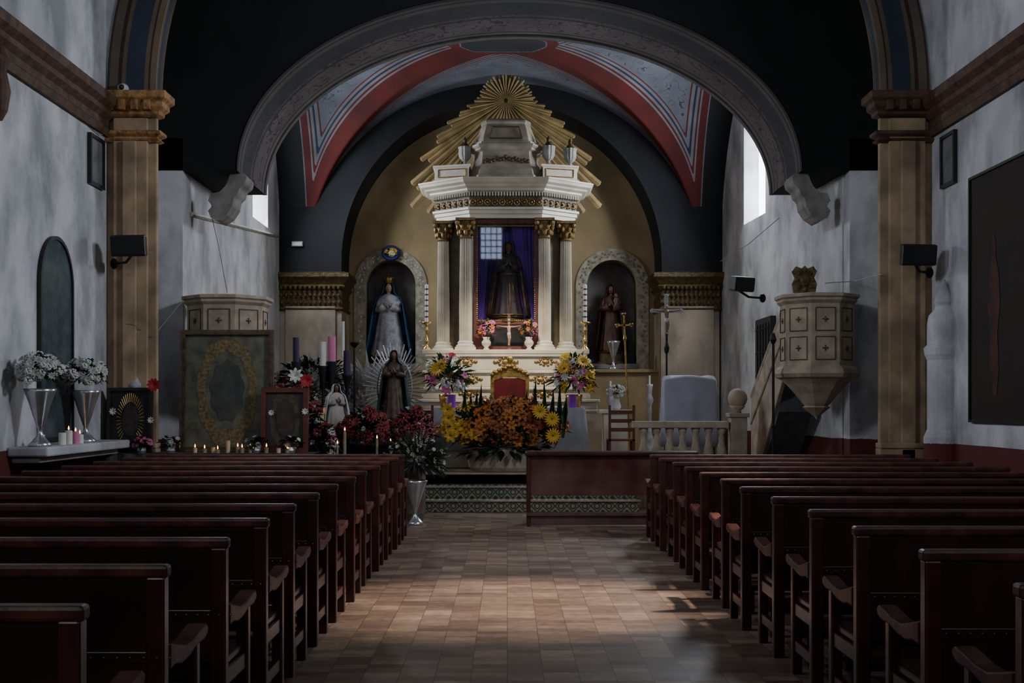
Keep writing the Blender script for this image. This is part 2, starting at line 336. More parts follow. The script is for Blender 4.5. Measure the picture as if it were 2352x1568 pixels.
def pilaster(nm,x0,x1,side):
    g=G(); w=x1-x0
    g.box(x0,x1,15.0,15.08,0,5.3); g.box(x0+.1,x1-.1,14.93,15.0,0,5.15); g.box(x0+w*.36,x1-w*.36,14.88,14.93,.3,4.85)
    g.box(x0-.03,x1+.03,14.88,15.08,0,.95,0); g.box(x0-.03,x1+.03,14.86,15.08,.95,1.02,0)
    struct(g.fin(nm,CREAM,bevel=.015))
    g=G(); g.box(x0-(.0 if side<0 else -.14),x1-(.14 if side<0 else 0),15.08,15.25,0,5.47); struct(g.fin('wall_pier_left' if side<0 else 'wall_pier_right',WHITE))
    g=G()
    poly=[(x0-.01,14.95),(x1+.01,14.95),(x1+.01,15.1),(x0-.01,15.1)]
    g.loft(poly,[(0,4.84),(.05,4.87),(.01,4.9),(.07,4.94),(.07,4.98),(0,4.99)])
    g.loft(poly,[(0,5.16),(.05,5.19),(.05,5.23),(.1,5.28),(.1,5.34),(.15,5.38),(.15,5.47)])
    for k in range(4):
        xx=x0+w*(k+.5)/4; g.box(xx-.045,xx+.045,14.82,14.9,5.23,5.36)
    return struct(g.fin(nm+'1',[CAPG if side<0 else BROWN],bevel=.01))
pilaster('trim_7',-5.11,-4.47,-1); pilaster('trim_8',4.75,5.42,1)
for nm,x,s in (('trim_9',XL,1),('trim_10',XR,-1)):
    pr=[(0,4.9),(.05,4.9),(.08,4.98),(.04,5.02),(.04,5.1),(.1,5.16),(.1,5.22),(.17,5.28),(.18,5.38),(0,5.42)]
    g=G(); r=[[(x+s*a,y,z) for a,z in pr] for y in (-4.9,15.0)]; g.rings(r); struct(g.fin(nm,BROWN))
# groin vault
VC=-.07; VA=3.88; VY=20.75; VB=2.57; VZ=4.36; VR=3.5
rd_=(.1,.007,.004); gr_=(.18,.185,.2)
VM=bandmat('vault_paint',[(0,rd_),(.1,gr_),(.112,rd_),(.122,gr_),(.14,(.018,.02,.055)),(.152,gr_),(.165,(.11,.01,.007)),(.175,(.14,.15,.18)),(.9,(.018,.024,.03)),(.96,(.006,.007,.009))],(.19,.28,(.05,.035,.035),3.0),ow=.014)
def vf(u,v):
    x=(u*2-1)*1.2; y=-.8+1.8*v
    h1=math.sqrt(max(0,1-x*x)); h2=math.sqrt(max(0,1-y*y)); return (VC+VA*x,VY+(VB if y>0 else 3.3)*y,VZ+VR*max(h1,h2))
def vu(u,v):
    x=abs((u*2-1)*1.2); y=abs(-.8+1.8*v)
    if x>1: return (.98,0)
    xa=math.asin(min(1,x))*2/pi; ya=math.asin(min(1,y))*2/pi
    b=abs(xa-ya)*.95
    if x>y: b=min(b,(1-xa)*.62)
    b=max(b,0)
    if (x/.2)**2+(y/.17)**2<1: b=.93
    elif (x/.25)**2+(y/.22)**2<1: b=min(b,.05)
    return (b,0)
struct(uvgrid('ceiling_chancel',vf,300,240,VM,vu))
RC=PXX(1152,23.2); RR=3.16; RZ=4.34
outer=[(-4.6,4.13),(RC-RR,4.13)]+arc(RC,RZ,RR,RR,pi,0,56)+[(RC+RR,4.13),(4.4,4.13),(4.4,8.4),(-4.6,8.4)]
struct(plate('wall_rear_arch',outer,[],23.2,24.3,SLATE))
def pil2(nm,x0,x1):
    g=G(); g.box(x0,x1,23.25,24.3,0,3.45); g.box(x0+.12,x1-.12,23.2,23.25,0,3.45); struct(g.fin(nm,plaster(nm+'_p',(.42,.35,.26),(.33,.27,.2)),bevel=.01))
    g=G(); poly=[(x0,23.22),(x1,23.22),(x1,24.3),(x0,24.3)]
    g.loft(poly,[(0,3.36),(.04,3.4),(.0,3.44),(.02,3.62),(.0,3.64)]); g.loft(poly,[(0,3.64),(.01,3.76),(.08,3.84),(.04,3.88),(.1,3.96),(.16,4.02),(.16,4.1),(.05,4.13)])
    for r in range(3):
        for k in range(13):
            xx=x0+(x1-x0)*(k+.5)/13; g.ell((xx,23.19-.03*r,3.52+.145*r),(.032,.03,.042),8,5)
    struct(g.fin(nm+'1',CAPD))
pil2('trim_12',-4.5,-3.27); pil2('trim_13',3.04,4.2)
NL=(PXX(897,24.3),PXX(1406,24.3)); nz0=PZ(835,24.3); nzs=PZ(655,24.3); nw=1.04
holes=[archpts(n,nw,nz0,nzs)[::-1] for n in NL]
struct(plate('wall_rear',[(-4.6,0),(4.4,0),(4.4,8.4),(-4.6,8.4)],holes,24.3,24.5,KHAKI))
FLOR=M('niche_floral',(.34,.3,.22),.8,ns=9,amt=.4)
NB=M('niche_inside',(.2,.18,.17),.8)
for i,n in enumerate(NL):
    g=G(); A=archpts(n,nw+.02,nz0,nzs); r=[[(x,24.35,z) for x,z in A],[(x,24.95,z) for x,z in A]]; g.rings(r,cap=False,closed=False); g.add([(x,24.95,z) for x,z in A],[tuple(range(len(A)))]); g.box(n-nw/2,n+nw/2,24.25,24.95,nz0-.1,nz0)
    struct(g.fin('wall_niche_%d'%(i+1),NB))
    o=archpts(n,nw+.46,nz0-.3,nzs); h=archpts(n,nw,nz0-.3,nzs); struct(plate('trim_%d'%(14+i),o+h[::-1],[],24.26,24.3,FLOR))
    g=G()
    for k in range(46):
        a=pi*(k+.5)/46; rr=nw/2+.115+.05*math.sin(k*1.7)
        g.ell((n+rr*math.cos(a),24.255,nzs+rr*math.sin(a)),(.022,.01,.022),6,4)
    for sx in (-1,1):
        for k in range(14): g.ell((n+sx*(nw/2+.115+.04*math.sin(k*1.7)),24.255,nzs-.1*k-.05),(.022,.01,.022),6,4)
    struct(g.fin('trim_%d'%(17+i),M('niche_blossom',(.48,.46,.4) if i==0 else (.2,.16,.1),.8)))
g=G(); g.box(-4.5,4.68,17.3,24.3,0,.5); struct(g.fin('floor_platform',TILE))
g=G()
for i in range(3): g.box(-1.75,1.85,16.5+.4*i,17.31,.167*i,.167*(i+1)-(.002 if i==2 else 0))
o=T('altar_steps','three low altar steps with patterned cement tile risers','steps')
g.fin('step_block',PAT,o,bevel=.006)
g=G()
for i in range(3): g.box(-1.77,1.87,16.47+.4*i,16.52+.4*i,.167*(i+1)-.02,.167*(i+1)+.003)
g.fin('step_nosing',STONE,o)
# ================= PEWS =================
def make_pew(L,loc,label):
    r=T('church_pew',label,'pew',loc,'rows of church pews')
    g=G(); g.box(.05,L-.05,.0,.03,.44,.91); g.box(.05,L-.05,-.006,.04,.62,.66); g.fin('back_panel',LEATH,r,bevel=.004)
    g=G(); g.box(-.01,L+.01,-.015,.05,.91,.955); g.fin('top_rail',WOODL,r,bevel=.012)
    g=G()
    for k in range(int(L/.045)): g.ell((.08+k*.045,-.008,.64),(.005,.004,.005),6,4)
    g.fin('stud_trim',STUD,r,kind='stuff')
    for x in (0,L-.065):
        g=G(); g.box(x,x+.065,-.01,.05,0,.915); g.fin('rear_leg',WOOD,r,bevel=.008)
        g=G(); g.box(x+.005,x+.06,.42,.475,0,.61); g.fin('front_leg',WOOD,r,bevel=.008)
        pr=[(.05,.585),(.12,.59),(.2,.575),(.3,.58),(.4,.6),(.5,.6),(.55,.615),(.56,.64),(.53,.66),(.45,.65),(.36,.635),(.25,.632),(.15,.655),(.05,.68)]
        g=G(); g.rings([[(xx,a,b) for a,b in pr] for xx in (x-.005,x+.07)]); g.fin('armrest',WOODL,r,bevel=.008)
        g=G(); g.box(x+.015,x+.05,.05,.42,.13,.19); g.fin('stretcher',WOOD,r,bevel=.004)
        g=G(); g.box(x+.015,x+.05,.05,.42,.33,.4); g.fin('seat_bearer',WOOD,r,bevel=.004)
    g=G(); g.box(.03,L-.03,.04,.5,.405,.44); g.box(.06,L-.06,.42,.445,.34,.405); g.fin('seat',WOOD,r,bevel=.008)
    g=G(); g.box(.1,L-.1,-.27,-.13,.17,.215); g.fin('kneeler_pad',LEATH,r,bevel=.01)
    for x in (.14,L-.2,L/2):
        g=G(); g.box(x,x+.05,-.24,-.16,0,.17); g.box(x,x+.05,-.2,.0,.13,.17); g.fin('kneeler_support',WOOD,r,bevel=.004)
    return r
pl='dark red-brown wooden church pew with panelled back and curved armrests'
p0=make_pew(2.85,(-1.16-2.85,3.2,0),pl)
for i in range(1,13): dup(p0,(-1.16-2.85+random.uniform(-.02,.02),3.2+.82*i,0),label=pl,rz=random.uniform(-.006,.006))
for i in range(12): dup(p0,(1.58+random.uniform(-.02,.02),3.58+.85*i,0),label=pl,rz=random.uniform(-.006,.006))
r=T('front_prayer_bench','solid-fronted dark red wooden prayer bench before the altar steps','bench',(.24,14.55,0))
g=G(); g.box(.04,2.06,0,.05,.38,.87); g.fin('front_panel',M('polished_panel',(.13,.065,.06),.2,ns=2,c2=(.07,.022,.018),coat=1),r,bevel=.006)  # base colour lightened to carry part of the panel's pale reflection
g=G(); g.box(-.02,2.12,-.06,.2,.87,.93); g.fin('top_rail',WOOD,r,bevel=.02)
for x in (0,2.06): g=G(); g.box(x,x+.05,-.02,.4,0,.87); g.fin('side_panel',WOOD,r,bevel=.01)
g=G(); g.box(.05,2.06,-.02,.04,.02,.13); g.box(.0,2.1,-.05,.1,.13,.17); g.fin('foot_rail',M('rail_worn',(.12,.06,.055),.35,amt=.3,coat=.4),r,bevel=.006)
g=G(); g.box(.05,2.06,.1,.4,.42,.46); g.fin('seat',WOOD,r)
# ================= ALTARPIECE =================
AX=PXX(1162,22); AY=21.9
A=T('altarpiece','tall white and gold classical altarpiece with fluted columns','altar',(AX,AY,.5))
def z(v): return v-.5
g=G()
for (hw,y0,z0,z1) in ((1.75,-1.35,.5,1.42),(1.62,-1.1,1.42,1.6),(1.5,-.95,1.6,1.82),(1.45,-.82,1.82,2.12),(1.42,-.7,2.12,2.42)):
    g.box(-hw,hw,y0,.9,z(z0),z(z1)); g.box(-hw-.04,hw+.04,y0-.05,.9,z(z1)-.05,z(z1)+.0)
g.box(-1.5,1.5,-.76,.9,z(2.42),z(2.5))
g.fin('altar_base',MARB,A,bevel=.012)
def cart(x,y,zz,s=1):
    g=G(); s*=.85; g.ell((x,y,zz),(.08*s,.02,.045*s),12,6)
    for k in range(10):
        a=2*pi*k/10; g.ell((x+.14*s*math.cos(a),y,zz+.075*s*math.sin(a)),(.035*s,.016,.022*s),8,5)
    for sx in(-1,1): g.ell((x+sx*.2*s,y,zz),(.05*s,.012,.035*s),8,5)
    g.fin('gilded_cartouche',GOLD,A,smooth=True)
for sx in (-1,1):
    cart(sx*.72,-.71,z(2.28)); cart(sx*.62,-.83,z(1.96)); cart(sx*.66,-.96,z(1.7),.9)
cart(0,-.72,z(2.28),1.1); cart(0,-1.36,z(1.0),1.6)
hexp=[(-.66,-.42),(.66,-.42),(1.3,.1),(1.3,.6),(-1.3,.6),(-1.3,.1)]
g=G()
for sx in(-1,1):
    p=[(sx*.6,-.1),(sx*1.2,.25),(sx*1.2,.6),(sx*.6,.6)]
    if sx<0:p=p[::-1]
    g.loft(p,[(0,z(2.5)),(0,z(4.92))])
g.fin('rear_body',M('body_olive',(.16,.135,.09),.7),A)
def column(x,y):
    g=G(); R=.118
    g.lathe([(R*1.0,z(2.66)),(R*1.02,z(3.2)),(R*.86,z(4.55))],x,y,40,flute=1,fa=.24)
    c=g.fin('column_shaft',MARB,A)
    g=G(); g.box(x-.19,x+.19,y-.19,y+.19,z(2.5),z(2.56)); g.lathe([(.17,z(2.56)),(.18,z(2.59)),(.14,z(2.62)),(.15,z(2.65)),(.12,z(2.68))],x,y,24); g.fin('column_base',MARB,A)
    g=G(); g.lathe([(.1,z(4.55)),(.12,z(4.57)),(.1,z(4.6)),(.12,z(4.72)),(.16,z(4.86))],x,y,20)
    for lv,rr in ((4.66,.13),(4.76,.155)):
        for k in range(8):
            a=2*pi*k/8+(lv>4.7)*pi/8; g.ell((x+rr*math.cos(a),y+rr*math.sin(a),z(lv)),(.035,.035,.055),7,5)
    for sx in(-1,1):
        for sy in(-1,1): g.ell((x+sx*.14,y+sy*.14,z(4.83)),(.05,.05,.045),8,6)
    g.box(x-.18,x+.18,y-.18,y+.18,z(4.87),z(4.92)); g.fin('column_capital',M('capital_gilt',(.27,.17,.06),.5,.4,ns=14,amt=.5,bump=.3),A,smooth=False)
for x,y in ((-.74,-.3),(.71,-.3),(-1.17,.08),(1.12,.08)): column(x,y)
g=G(); g.loft(hexp,[(0,z(4.92)),(0,z(5.0)),(.03,z(5.0)),(.03,z(5.06)),(.07,z(5.07)),(.07,z(5.11)),(0,z(5.11))]); g.fin('architrave',MARB,A)
g=G(); g.loft(hexp,[(.02,z(5.11)),(.02,z(5.4))]); g.fin('frieze',M('frieze_dark',(.12,.095,.065),.6,ns=8,amt=.5),A)
g=G()
def along(p,q,n):
    for i in range(n):
        t=(i+.5)/n; yield (p[0]+(q[0]-p[0])*t,p[1]+(q[1]-p[1])*t)
for p,q,n in ((hexp[5],hexp[0],6),(hexp[0],hexp[1],10),(hexp[1],hexp[2],6)):
    for (x,y) in along(p,q,n):
        g.tube([(x*1.02+.05*math.cos(2*pi*k/12),y-.04,z(5.2)+.055*math.sin(2*pi*k/12)) for k in range(13)],.012,5)
        g.ell((x*1.02,y-.035,z(5.2)),(.022,.02,.022),8,5)
g.fin('frieze_rosettes',GOLD,A,smooth=True,kind='stuff')
g=G()
for p,q,n in ((hexp[5],hexp[0],15),(hexp[0],hexp[1],26),(hexp[1],hexp[2],15)):
    for (x,y) in along(p,q,n): g.box(x*1.05-.016,x*1.05+.016,y-.11,y,z(5.31),z(5.38))
g.fin('dentil_row',MARB,A,kind='stuff')
g=G(); g.loft(hexp,[(.06,z(5.38)),(.12,z(5.41)),(.12,z(5.44)),(.2,z(5.47)),(.22,z(5.5)),(.29,z(5.53)),(.31,z(5.57)),(.33,z(5.59)),(.33,z(5.61)),(0,z(5.64))]); g.fin('cornice',MARB,A)
for sx in(-1,1):
    c=(sx*1.0,-.05)
    g=G(); p=[(c[0]-.32,c[1]-.28),(c[0]+.32,c[1]-.1),(c[0]+.32,c[1]+.3),(c[0]-.32,c[1]+.3)] if sx>0 else [(c[0]-.32,c[1]-.1),(c[0]+.32,c[1]-.28),(c[0]+.32,c[1]+.3),(c[0]-.32,c[1]+.3)]
    g.loft(p,[(.03,z(5.6)),(.03,z(5.65)),(0,z(5.66)),(0,z(5.87)),(.03,z(5.89)),(.03,z(5.92))]); g.fin('attic_pedestal',MARB,A)
    g=G(); q0,q1=p[0],p[1]; dx,dy=q1[0]-q0[0],q1[1]-q0[1]
    def pt(t,zz): return (q0[0]+dx*t,q0[1]+dy*t-.008,zz)
    for a,b in (((.1,z(5.7)),(.9,z(5.7))),((.9,z(5.7)),(.9,z(5.84))),((.9,z(5.84)),(.1,z(5.84))),((.1,z(5.84)),(.1,z(5.7)))): g.tube([pt(*a),pt(*b)],.01,6)
    g.fin('gilded_outline',GOLD,A)
ap=[(-.44,-.25),(.44,-.25),(.6,.0),(.6,.4),(-.6,.4),(-.6,.0)]
GREYM=M('dome_grey',(.36,.31,.24),.6,ns=4,amt=.35)
g=G(); g.loft(ap,[(.12,z(5.62)),(.12,z(5.72)),(.09,z(5.74)),(.07,z(5.82)),(.01,z(5.95)),(-.02,z(6.1)),(-.02,z(6.18)),(.05,z(6.2)),(.05,z(6.23)),(.1,z(6.26)),(.1,z(6.3)),(.02,z(6.32)),(.02,z(6.36)),(-.03,z(6.37))]); g.fin('attic_body',GREYM,A)
g=G(); g.loft(ap,[(-.03,z(6.37)),(-.05,z(6.45)),(-.09,z(6.56)),(-.13,z(6.66)),(-.16,z(6.72)),(-.13,z(6.74)),(-.14,z(6.78)),(-.2,z(6.82)),(-.3,z(6.85))]); g.fin('attic_dome',GREYM,A,bevel=.01)
g=G()
for k in range(15):
    t=-1+2*k/14; g.ell((t*.4,-.27,z(5.98)+.07*(1-abs(t))+.02*math.sin(k*2)),(.045,.025,.04),8,5)
g.fin('gilded_garland',CAPD,A,smooth=True)
g=G()
qq=[(-.3,-.2,z(6.42)),(.3,-.2,z(6.42)),(.24,-.13,z(6.65)),(-.24,-.13,z(6.65))]
for i in range(4):
    a,b=qq[i],qq[(i+1)%4]; g.tube([(a[0],a[1]-.02,a[2]),(b[0],b[1]-.02,b[2])],.012,6)
g.fin('gilded_outline',CAPD,A)
def urn(x,y,zb):
    u=G(); u.lathe([(.07,0),(.07,.03),(.03,.06),(.03,.1),(.08,.14),(.115,.2),(.12,.34),(.13,.35),(.13,.37)],x,y,24,flute=1,fa=.1)
    o=u.fin('urn',M('urn_grey',(.38,.36,.33),.6),A,loc=(0,0,zb))
    u=G(); u.lathe([(.1,.37),(.06,.42),(.03,.46),(.04,.5),(.01,.56)],x,y,16); u.fin('urn_lid',CAPD,o)
urn(-.76,-.05,z(5.92)); urn(.79,-.12,z(5.92)); urn(1.2,.1,z(5.92))
# sunburst
g=G(); n=104; c=(0,.75,z(7.36))
for k in range(n):
    a=2*pi*k/n; th=abs((a+pi)%(2*pi)-pi)*180/pi
    t=min(1,max(0,(th-72)/62)); L=.52+2.2*t**2.5
    if th>146: L=1.3
    L*=(1,.88,.96,.84)[k%4]; dx,dz=math.sin(a),math.cos(a); px_,pz_=dz,-dx; w0=.004; w1=.012+.02*L
    yy=.75+.02*(k%3)
    vs=[(c[0]+dx*.04+px_*w0,yy,c[2]+dz*.04+pz_*w0),(c[0]+dx*.04-px_*w0,yy,c[2]+dz*.04-pz_*w0),(c[0]+dx*L-px_*w1,yy,c[2]+dz*L-pz_*w1),(c[0]+dx*(L+.02),yy,c[2]+dz*(L+.02)),(c[0]+dx*L+px_*w1,yy,c[2]+dz*L+pz_*w1)]
    b=[(x,y+.02,zz) for x,y,zz in vs]
    g.add(vs+b+[(c[0]+dx*.04,yy-.01,c[2]+dz*.04),(c[0]+dx*L,yy-.02,c[2]+dz*L)],[(0,10,11,4),(10,1,2,11),(4,11,3),(11,2,3),(9,8,7,6,5)])
g.fin('sunburst_rays',GOLDR,A,kind='stuff')
g=G(); g.box(-.04,.04,.8,.84,z(6.7),z(7.35)); g.fin('sunburst_boss',GOLDR,A)
y0=-.28
fr=plate('case_frame',[(-.59,z(2.52)),(.59,z(2.52)),(.59,z(4.9)),(-.59,z(4.9))],[[(-.53,z(3.05)),(-.53,z(4.84)),(.53,z(4.84)),(.53,z(3.05))],[(-.42,z(2.58)),(-.42,z(2.98)),(.42,z(2.98)),(.42,z(2.58))]],y0-.05,y0+.02,RWOOD,A)
g=G()
for zz in (3.05,4.84):
    for k in range(30): g.ell((-.53+1.06*k/29,y0-.055,z(zz)),(.015,.012,.015),6,4)
for xx in(-.53,.53):
    for k in range(50): g.ell((xx,y0-.055,z(3.05)+1.79*k/49),(.015,.012,.015),6,4)
g.fin('frame_beading',GOLD,A,kind='stuff')
g=G(); g.box(-.6,-.57,y0,.5,z(2.5),z(4.9)); g.box(.57,.6,y0,.5,z(2.5),z(4.9)); g.box(-.6,.6,.47,.5,z(2.5),z(4.9)); g.box(-.6,.6,y0,.5,z(2.98),z(3.03)); g.fin('case_box',M('case_violet',(.06,.03,.12),.7),A)
g=G(); g.box(-.44,.44,y0+.0,y0+.015,z(2.56),z(3.0)); g.fin('case_mirror',GLAZE,A)
for sx in(-1,1):
    g=G(); rs=[]
    for i in range(13):
        t=i/12; zz=z(3.04)+1.8*t; xi=.1+.22*(1-t) if sx>0 else .3+.12*(1-t)
        rs.append([(sx*(.56-(.56-xi)*j/24),.2-.15*(j/24)+.035*math.sin(j*1.6+sx),zz) for j in range(25)])
    g.rings(rs,cap=False,closed=False); o=g.fin('curtain',PURP,A,smooth=True)
g=G(); rs=[[( -.56+1.12*j/50,.42+.03*math.sin(j*.9),zz) for j in range(51)] for zz in (z(3.04),z(4.84))]; g.rings(rs,cap=False,closed=False); g.fin('backdrop_curtain',PURP,A,smooth=True)
gp=bpy.data.materials.new('case_glass'); gp.use_nodes=True; nt=gp.node_tree; nt.nodes.remove(nt.nodes['Principled BSDF'])
tr=nt.nodes.new('ShaderNodeBsdfTransparent'); gl=nt.nodes.new('ShaderNodeBsdfGlossy'); gl.inputs['Roughness'].default_value=.02; mxs=nt.nodes.new('ShaderNodeMixShader'); mxs.inputs[0].default_value=.09
nt.links.new(tr.outputs[0],mxs.inputs[1]); nt.links.new(gl.outputs[0],mxs.inputs[2]); nt.links.new(mxs.outputs[0],nt.nodes['Material Output'].inputs[0])
g=G(); g.add([(-.53,y0-.01,z(3.05)),(.53,y0-.01,z(3.05)),(.53,y0-.01,z(4.84)),(-.53,y0-.01,z(4.84))],[(0,1,2,3)]); g.fin('case_glass',gp,A)
# ================= FIGURES =================
def figure(name,label,loc,Hh,robe,skin,mantle=None,crown=False,hair=None,rz=0,child=False,cat='statue',wide=1,ped=.0,pedmat=None,open_=0,trim=None):
    r=T(name,label,cat,loc,rz=rz); o=ped
    def V(x,y,zz): return (x*Hh,y*Hh,zz*Hh+o)
    if ped:
        g=G(); g.lathe([(.24*Hh,0),(.24*Hh,.03),(.2*Hh,.05),(.2*Hh,o-.03),(.23*Hh,o-.01),(.23*Hh,o)],0,0,24); g.fin('pedestal',pedmat or CAPD,r,bevel=.005)
    g=G(); rs=[]
    for t,rx,ry in ((0,.17,.14),(.04,.175,.14),(.2,.15,.12),(.4,.125,.1),(.52,.108,.085),(.6,.098,.075),(.7,.11,.078),(.78,.115,.07),(.81,.095,.058),(.83,.06,.045),(.845,.038,.036)):
        fd=max(0,.09*(1-t*1.5)); ring=[]
        for j in range(48):
            a=2*pi*j/48; q=1+fd*math.sin(a*11+t*3)+fd*.5*math.sin(a*5-t*6); ring.append(V(rx*wide*q*math.cos(a),ry*q*math.sin(a),t))
        rs.append(ring)
    g.rings(rs)
    for sx in(-1,1):
        g.tube([V(sx*.1,0,.79),V(sx*.13,-.01,.72),V(sx*.14,-.03,.63),V(sx*.09,-.09,.65),V(sx*.045,-.118,.675)],[.035*Hh,.042*Hh,.045*Hh,.045*Hh,.05*Hh],12)
    g.fin('robe',robe,r,smooth=True)
    if trim:
        g=G()
        for t,rx,ry in ((.03,.18,.145),(.57,.104,.082)): g.tube([V(rx*wide*1.03*math.cos(2*pi*j/36),ry*1.03*math.sin(2*pi*j/36),t) for j in range(37)],.008*Hh,6)
        g.tube([V(0.02,-.148,.03),V(.02,-.13,.2),V(.015,-.11,.4),V(.0,-.09,.56)],.007*Hh,6); g.tube([V(.05,-.09,.56),V(.06,-.11,.4),V(.075,-.125,.2)],.006*Hh,6)
        g.fin('robe_trim',trim,r,smooth=True)
    g=G(); g.ell(V(0,-.012,.925),(.043*Hh,.05*Hh,.062*Hh),20,14); g.ell(V(0,-.06,.915),(.008*Hh,.014*Hh,.014*Hh),8,6); g.ell(V(0,-.045,.885),(.02*Hh,.014*Hh,.014*Hh),8,6)
    for sx in(-1,1): g.ell(V(sx*.043,-.005,.918),(.008*Hh,.012*Hh,.017*Hh),8,6)
    g.tube([V(0,0,.72),V(0,0,.83),V(0,-.005,.89)],[.05*Hh,.027*Hh,.026*Hh],14)
    for sx in(-1,1):
        g.tube([V(0,0,.77),V(sx*.09,0,.77),V(sx*.13,-.03,.65),V(sx*.05,-.115,.675),V(sx*.02,-.14,.695)],[.03*Hh,.028*Hh,.022*Hh,.016*Hh,.013*Hh],10)
        g.ell(V(sx*.016,-.142,.705),(.01*Hh,.015*Hh,.022*Hh),10,8)
        for k in range(4):
            yy=-.153+.008*k; l=(.03,.036,.034,.026)[k]; g.tube([V(sx*.012,yy,.72),V(sx*.009,yy+.002,.72+l*.6),V(sx*.005,yy+.006,.72+l)],[.0048*Hh,.0046*Hh,.0038*Hh],6)
        g.tube([V(sx*.018,-.128,.705),V(sx*.012,-.12,.722),V(sx*.008,-.122,.735)],[.0055*Hh,.005*Hh,.004*Hh],6)
    b=g.fin('body',skin,r,smooth=True); m=b.modifiers.new('r','REMESH'); m.mode='VOXEL'; m.voxel_size=.0062*Hh; m.use_smooth_shade=True
    for sx in(-1,1):
        g=G(); g.ell(V(sx*.017,-.0585,.926),(.0075*Hh,.005*Hh,.0045*Hh),8,5); g.fin('eye',HAIR,r)
    g=G(); g.ell(V(0,-.0605,.895),(.012*Hh,.005*Hh,.0035*Hh),8,5); g.fin('mouth',PR,r)
    if hair:
        g=G(); rs=[]
        for t,q,d in ((1.0,.3,0),(.985,.75,.0),(.95,1,.0),(.9,1.02,.005),(.84,1.0,.012),(.78,1.1,.02)):
            rs.append([V(.052*q*math.cos(a),.056*q*math.sin(a)+d,t) for a in [(-.15+1.3*j/14)*pi for j in range(15)]])
        g.rings(rs,cap=False,closed=False); h=g.fin('hair',hair,r,smooth=True); s=h.modifiers.new('s','SOLIDIFY'); s.thickness=.012*Hh
    if mantle:
        g=G(); rs=[]
        for t,rx,ry in ((1.0,.015,.015),(.99,.04,.04),(.96,.056,.058),(.92,.062,.064),(.87,.066,.066),(.83,.09,.07),(.79,.13,.085),(.7,.155,.1),(.55,.175,.115),(.35,.2,.14),(.15,.23,.165),(.01,.25,.18)):
            ring=[]; op=.2+(.1 if t<.8 else 0)*open_
            for j in range(41):
                a=(-(.3-op*.5)+(1+2*(.3-op*.5))*j/40)*pi if t<.8 else (-.22+1.44*j/40)*pi
                q=1+(.07*math.sin(j*1.3) if t<.7 else 0); ring.append(V(rx*wide*q*math.cos(a),ry*q*math.sin(a),t))
            rs.append(ring)
        g.rings(rs,cap=False,closed=False); h=g.fin('mantle',mantle,r,smooth=True); s=h.modifiers.new('s','SOLIDIFY'); s.thickness=.008*Hh
    if crown:
        g=G(); g.lathe([(.045*Hh,.985*Hh+o),(.052*Hh,1.0*Hh+o),(.05*Hh,1.02*Hh+o),(.065*Hh,1.05*Hh+o),(.045*Hh,1.075*Hh+o),(.01*Hh,1.09*Hh+o)],0,0,16)
        for k in range(8):
            a=2*pi*k/8; g.ell((.065*Hh*math.cos(a),.065*Hh*math.sin(a),1.065*Hh+o),.012*Hh,6,4)
        g.ell(V(0,0,1.105),.014*Hh,8,6); g.fin('crown',GOLD,r,smooth=True)
    if child:
        g=G(); g.ell(V(.07,-.13,.83),(.03*Hh,.032*Hh,.038*Hh),14,10); g.ell(V(.07,-.12,.74),(.04*Hh,.035*Hh,.07*Hh),14,10); g.tube([V(.07,-.13,.7),V(.04,-.17,.66),V(.04,-.17,.6)],[.022*Hh,.018*Hh,.012*Hh]); g.tube([V(.09,-.12,.78),V(.11,-.16,.76),V(.09,-.18,.79)],[.014*Hh,.012*Hh,.009*Hh])
        c=g.fin('held_child',SKIND,r,smooth=True); m=c.modifiers.new('r','REMESH'); m.mode='VOXEL'; m.voxel_size=.008*Hh; m.use_smooth_shade=True
    return r
x,y,_=P(1168,0,21.87)
figure('saint_statue','dark-robed wooden saint statue with gold trim inside the glazed case',(x,y,3.03),1.4,DROBE,SKIND,mantle=M('saint_mantle',(.09,.05,.03),.5,.2,ns=12,amt=.7),hair=HAIR,ped=.1,wide=1.1,trim=GOLD)
x,y,_=P(893,0,24.55)
figure('virgin_statue','crowned virgin statue, white gown and blue mantle, in wall niche',(x,y,nz0),1.55,WROBE,SKIN,mantle=BLUE,crown=True,wide=1.3,ped=.15,open_=1)
x,y,_=P(1402,0,24.55)
figure('saint_statue','brown-robed saint statue holding a child in a wall niche',(x,y,nz0),1.4,BROBE,SKIND,mantle=M('saint_brown',(.07,.03,.018),.6),hair=HAIR,child=True,ped=.25)
tbz=1.2
x,y,_=P(905,0,16.15)
r=figure('ray_backed_virgin_statue','dark veiled virgin statue backed by silver rays on a covered table',(x,y,tbz),.95,M('bronze_robe',(.08,.05,.03),.5,.2,ns=12,amt=.6),SKIND,mantle=TEAL,ped=.1,open_=1)
g=G()
for k in range(56):
    a=2*pi*k/56+.03
    if abs(a-1.5*pi)<.25: continue
    L=1.08+(.12 if k%2 else 0); x0,z0=.14*math.cos(a),.52+.26*math.sin(a); x1,z1=.37*L*math.cos(a),.52+.54*L*math.sin(a)
    if z1<.03: z1=.03
    g.tube([(x0,.1,z0),(x1,.1,z1)],[.015,.008],5)
g.tube([(.24*math.cos(2*pi*k/40),.09,.55+.4*math.sin(2*pi*k/40)) for k in range(41)],.012,5)
g.box(-.02,.02,.08,.12,0.0,.4)
g.fin('metal_rays',SILV,r)
x,y,_=P(772,0,15.75)
figure('draped_pilgrim_statue','small pilgrim statue in white cloth cape among the flowers',(x,y,.98),.72,M('cape_cloth',(.42,.38,.33),.8,ns=5,amt=.3),SKIND,mantle=CLOTH,hair=HAIR,rz=.5,wide=1.35,ped=.08)
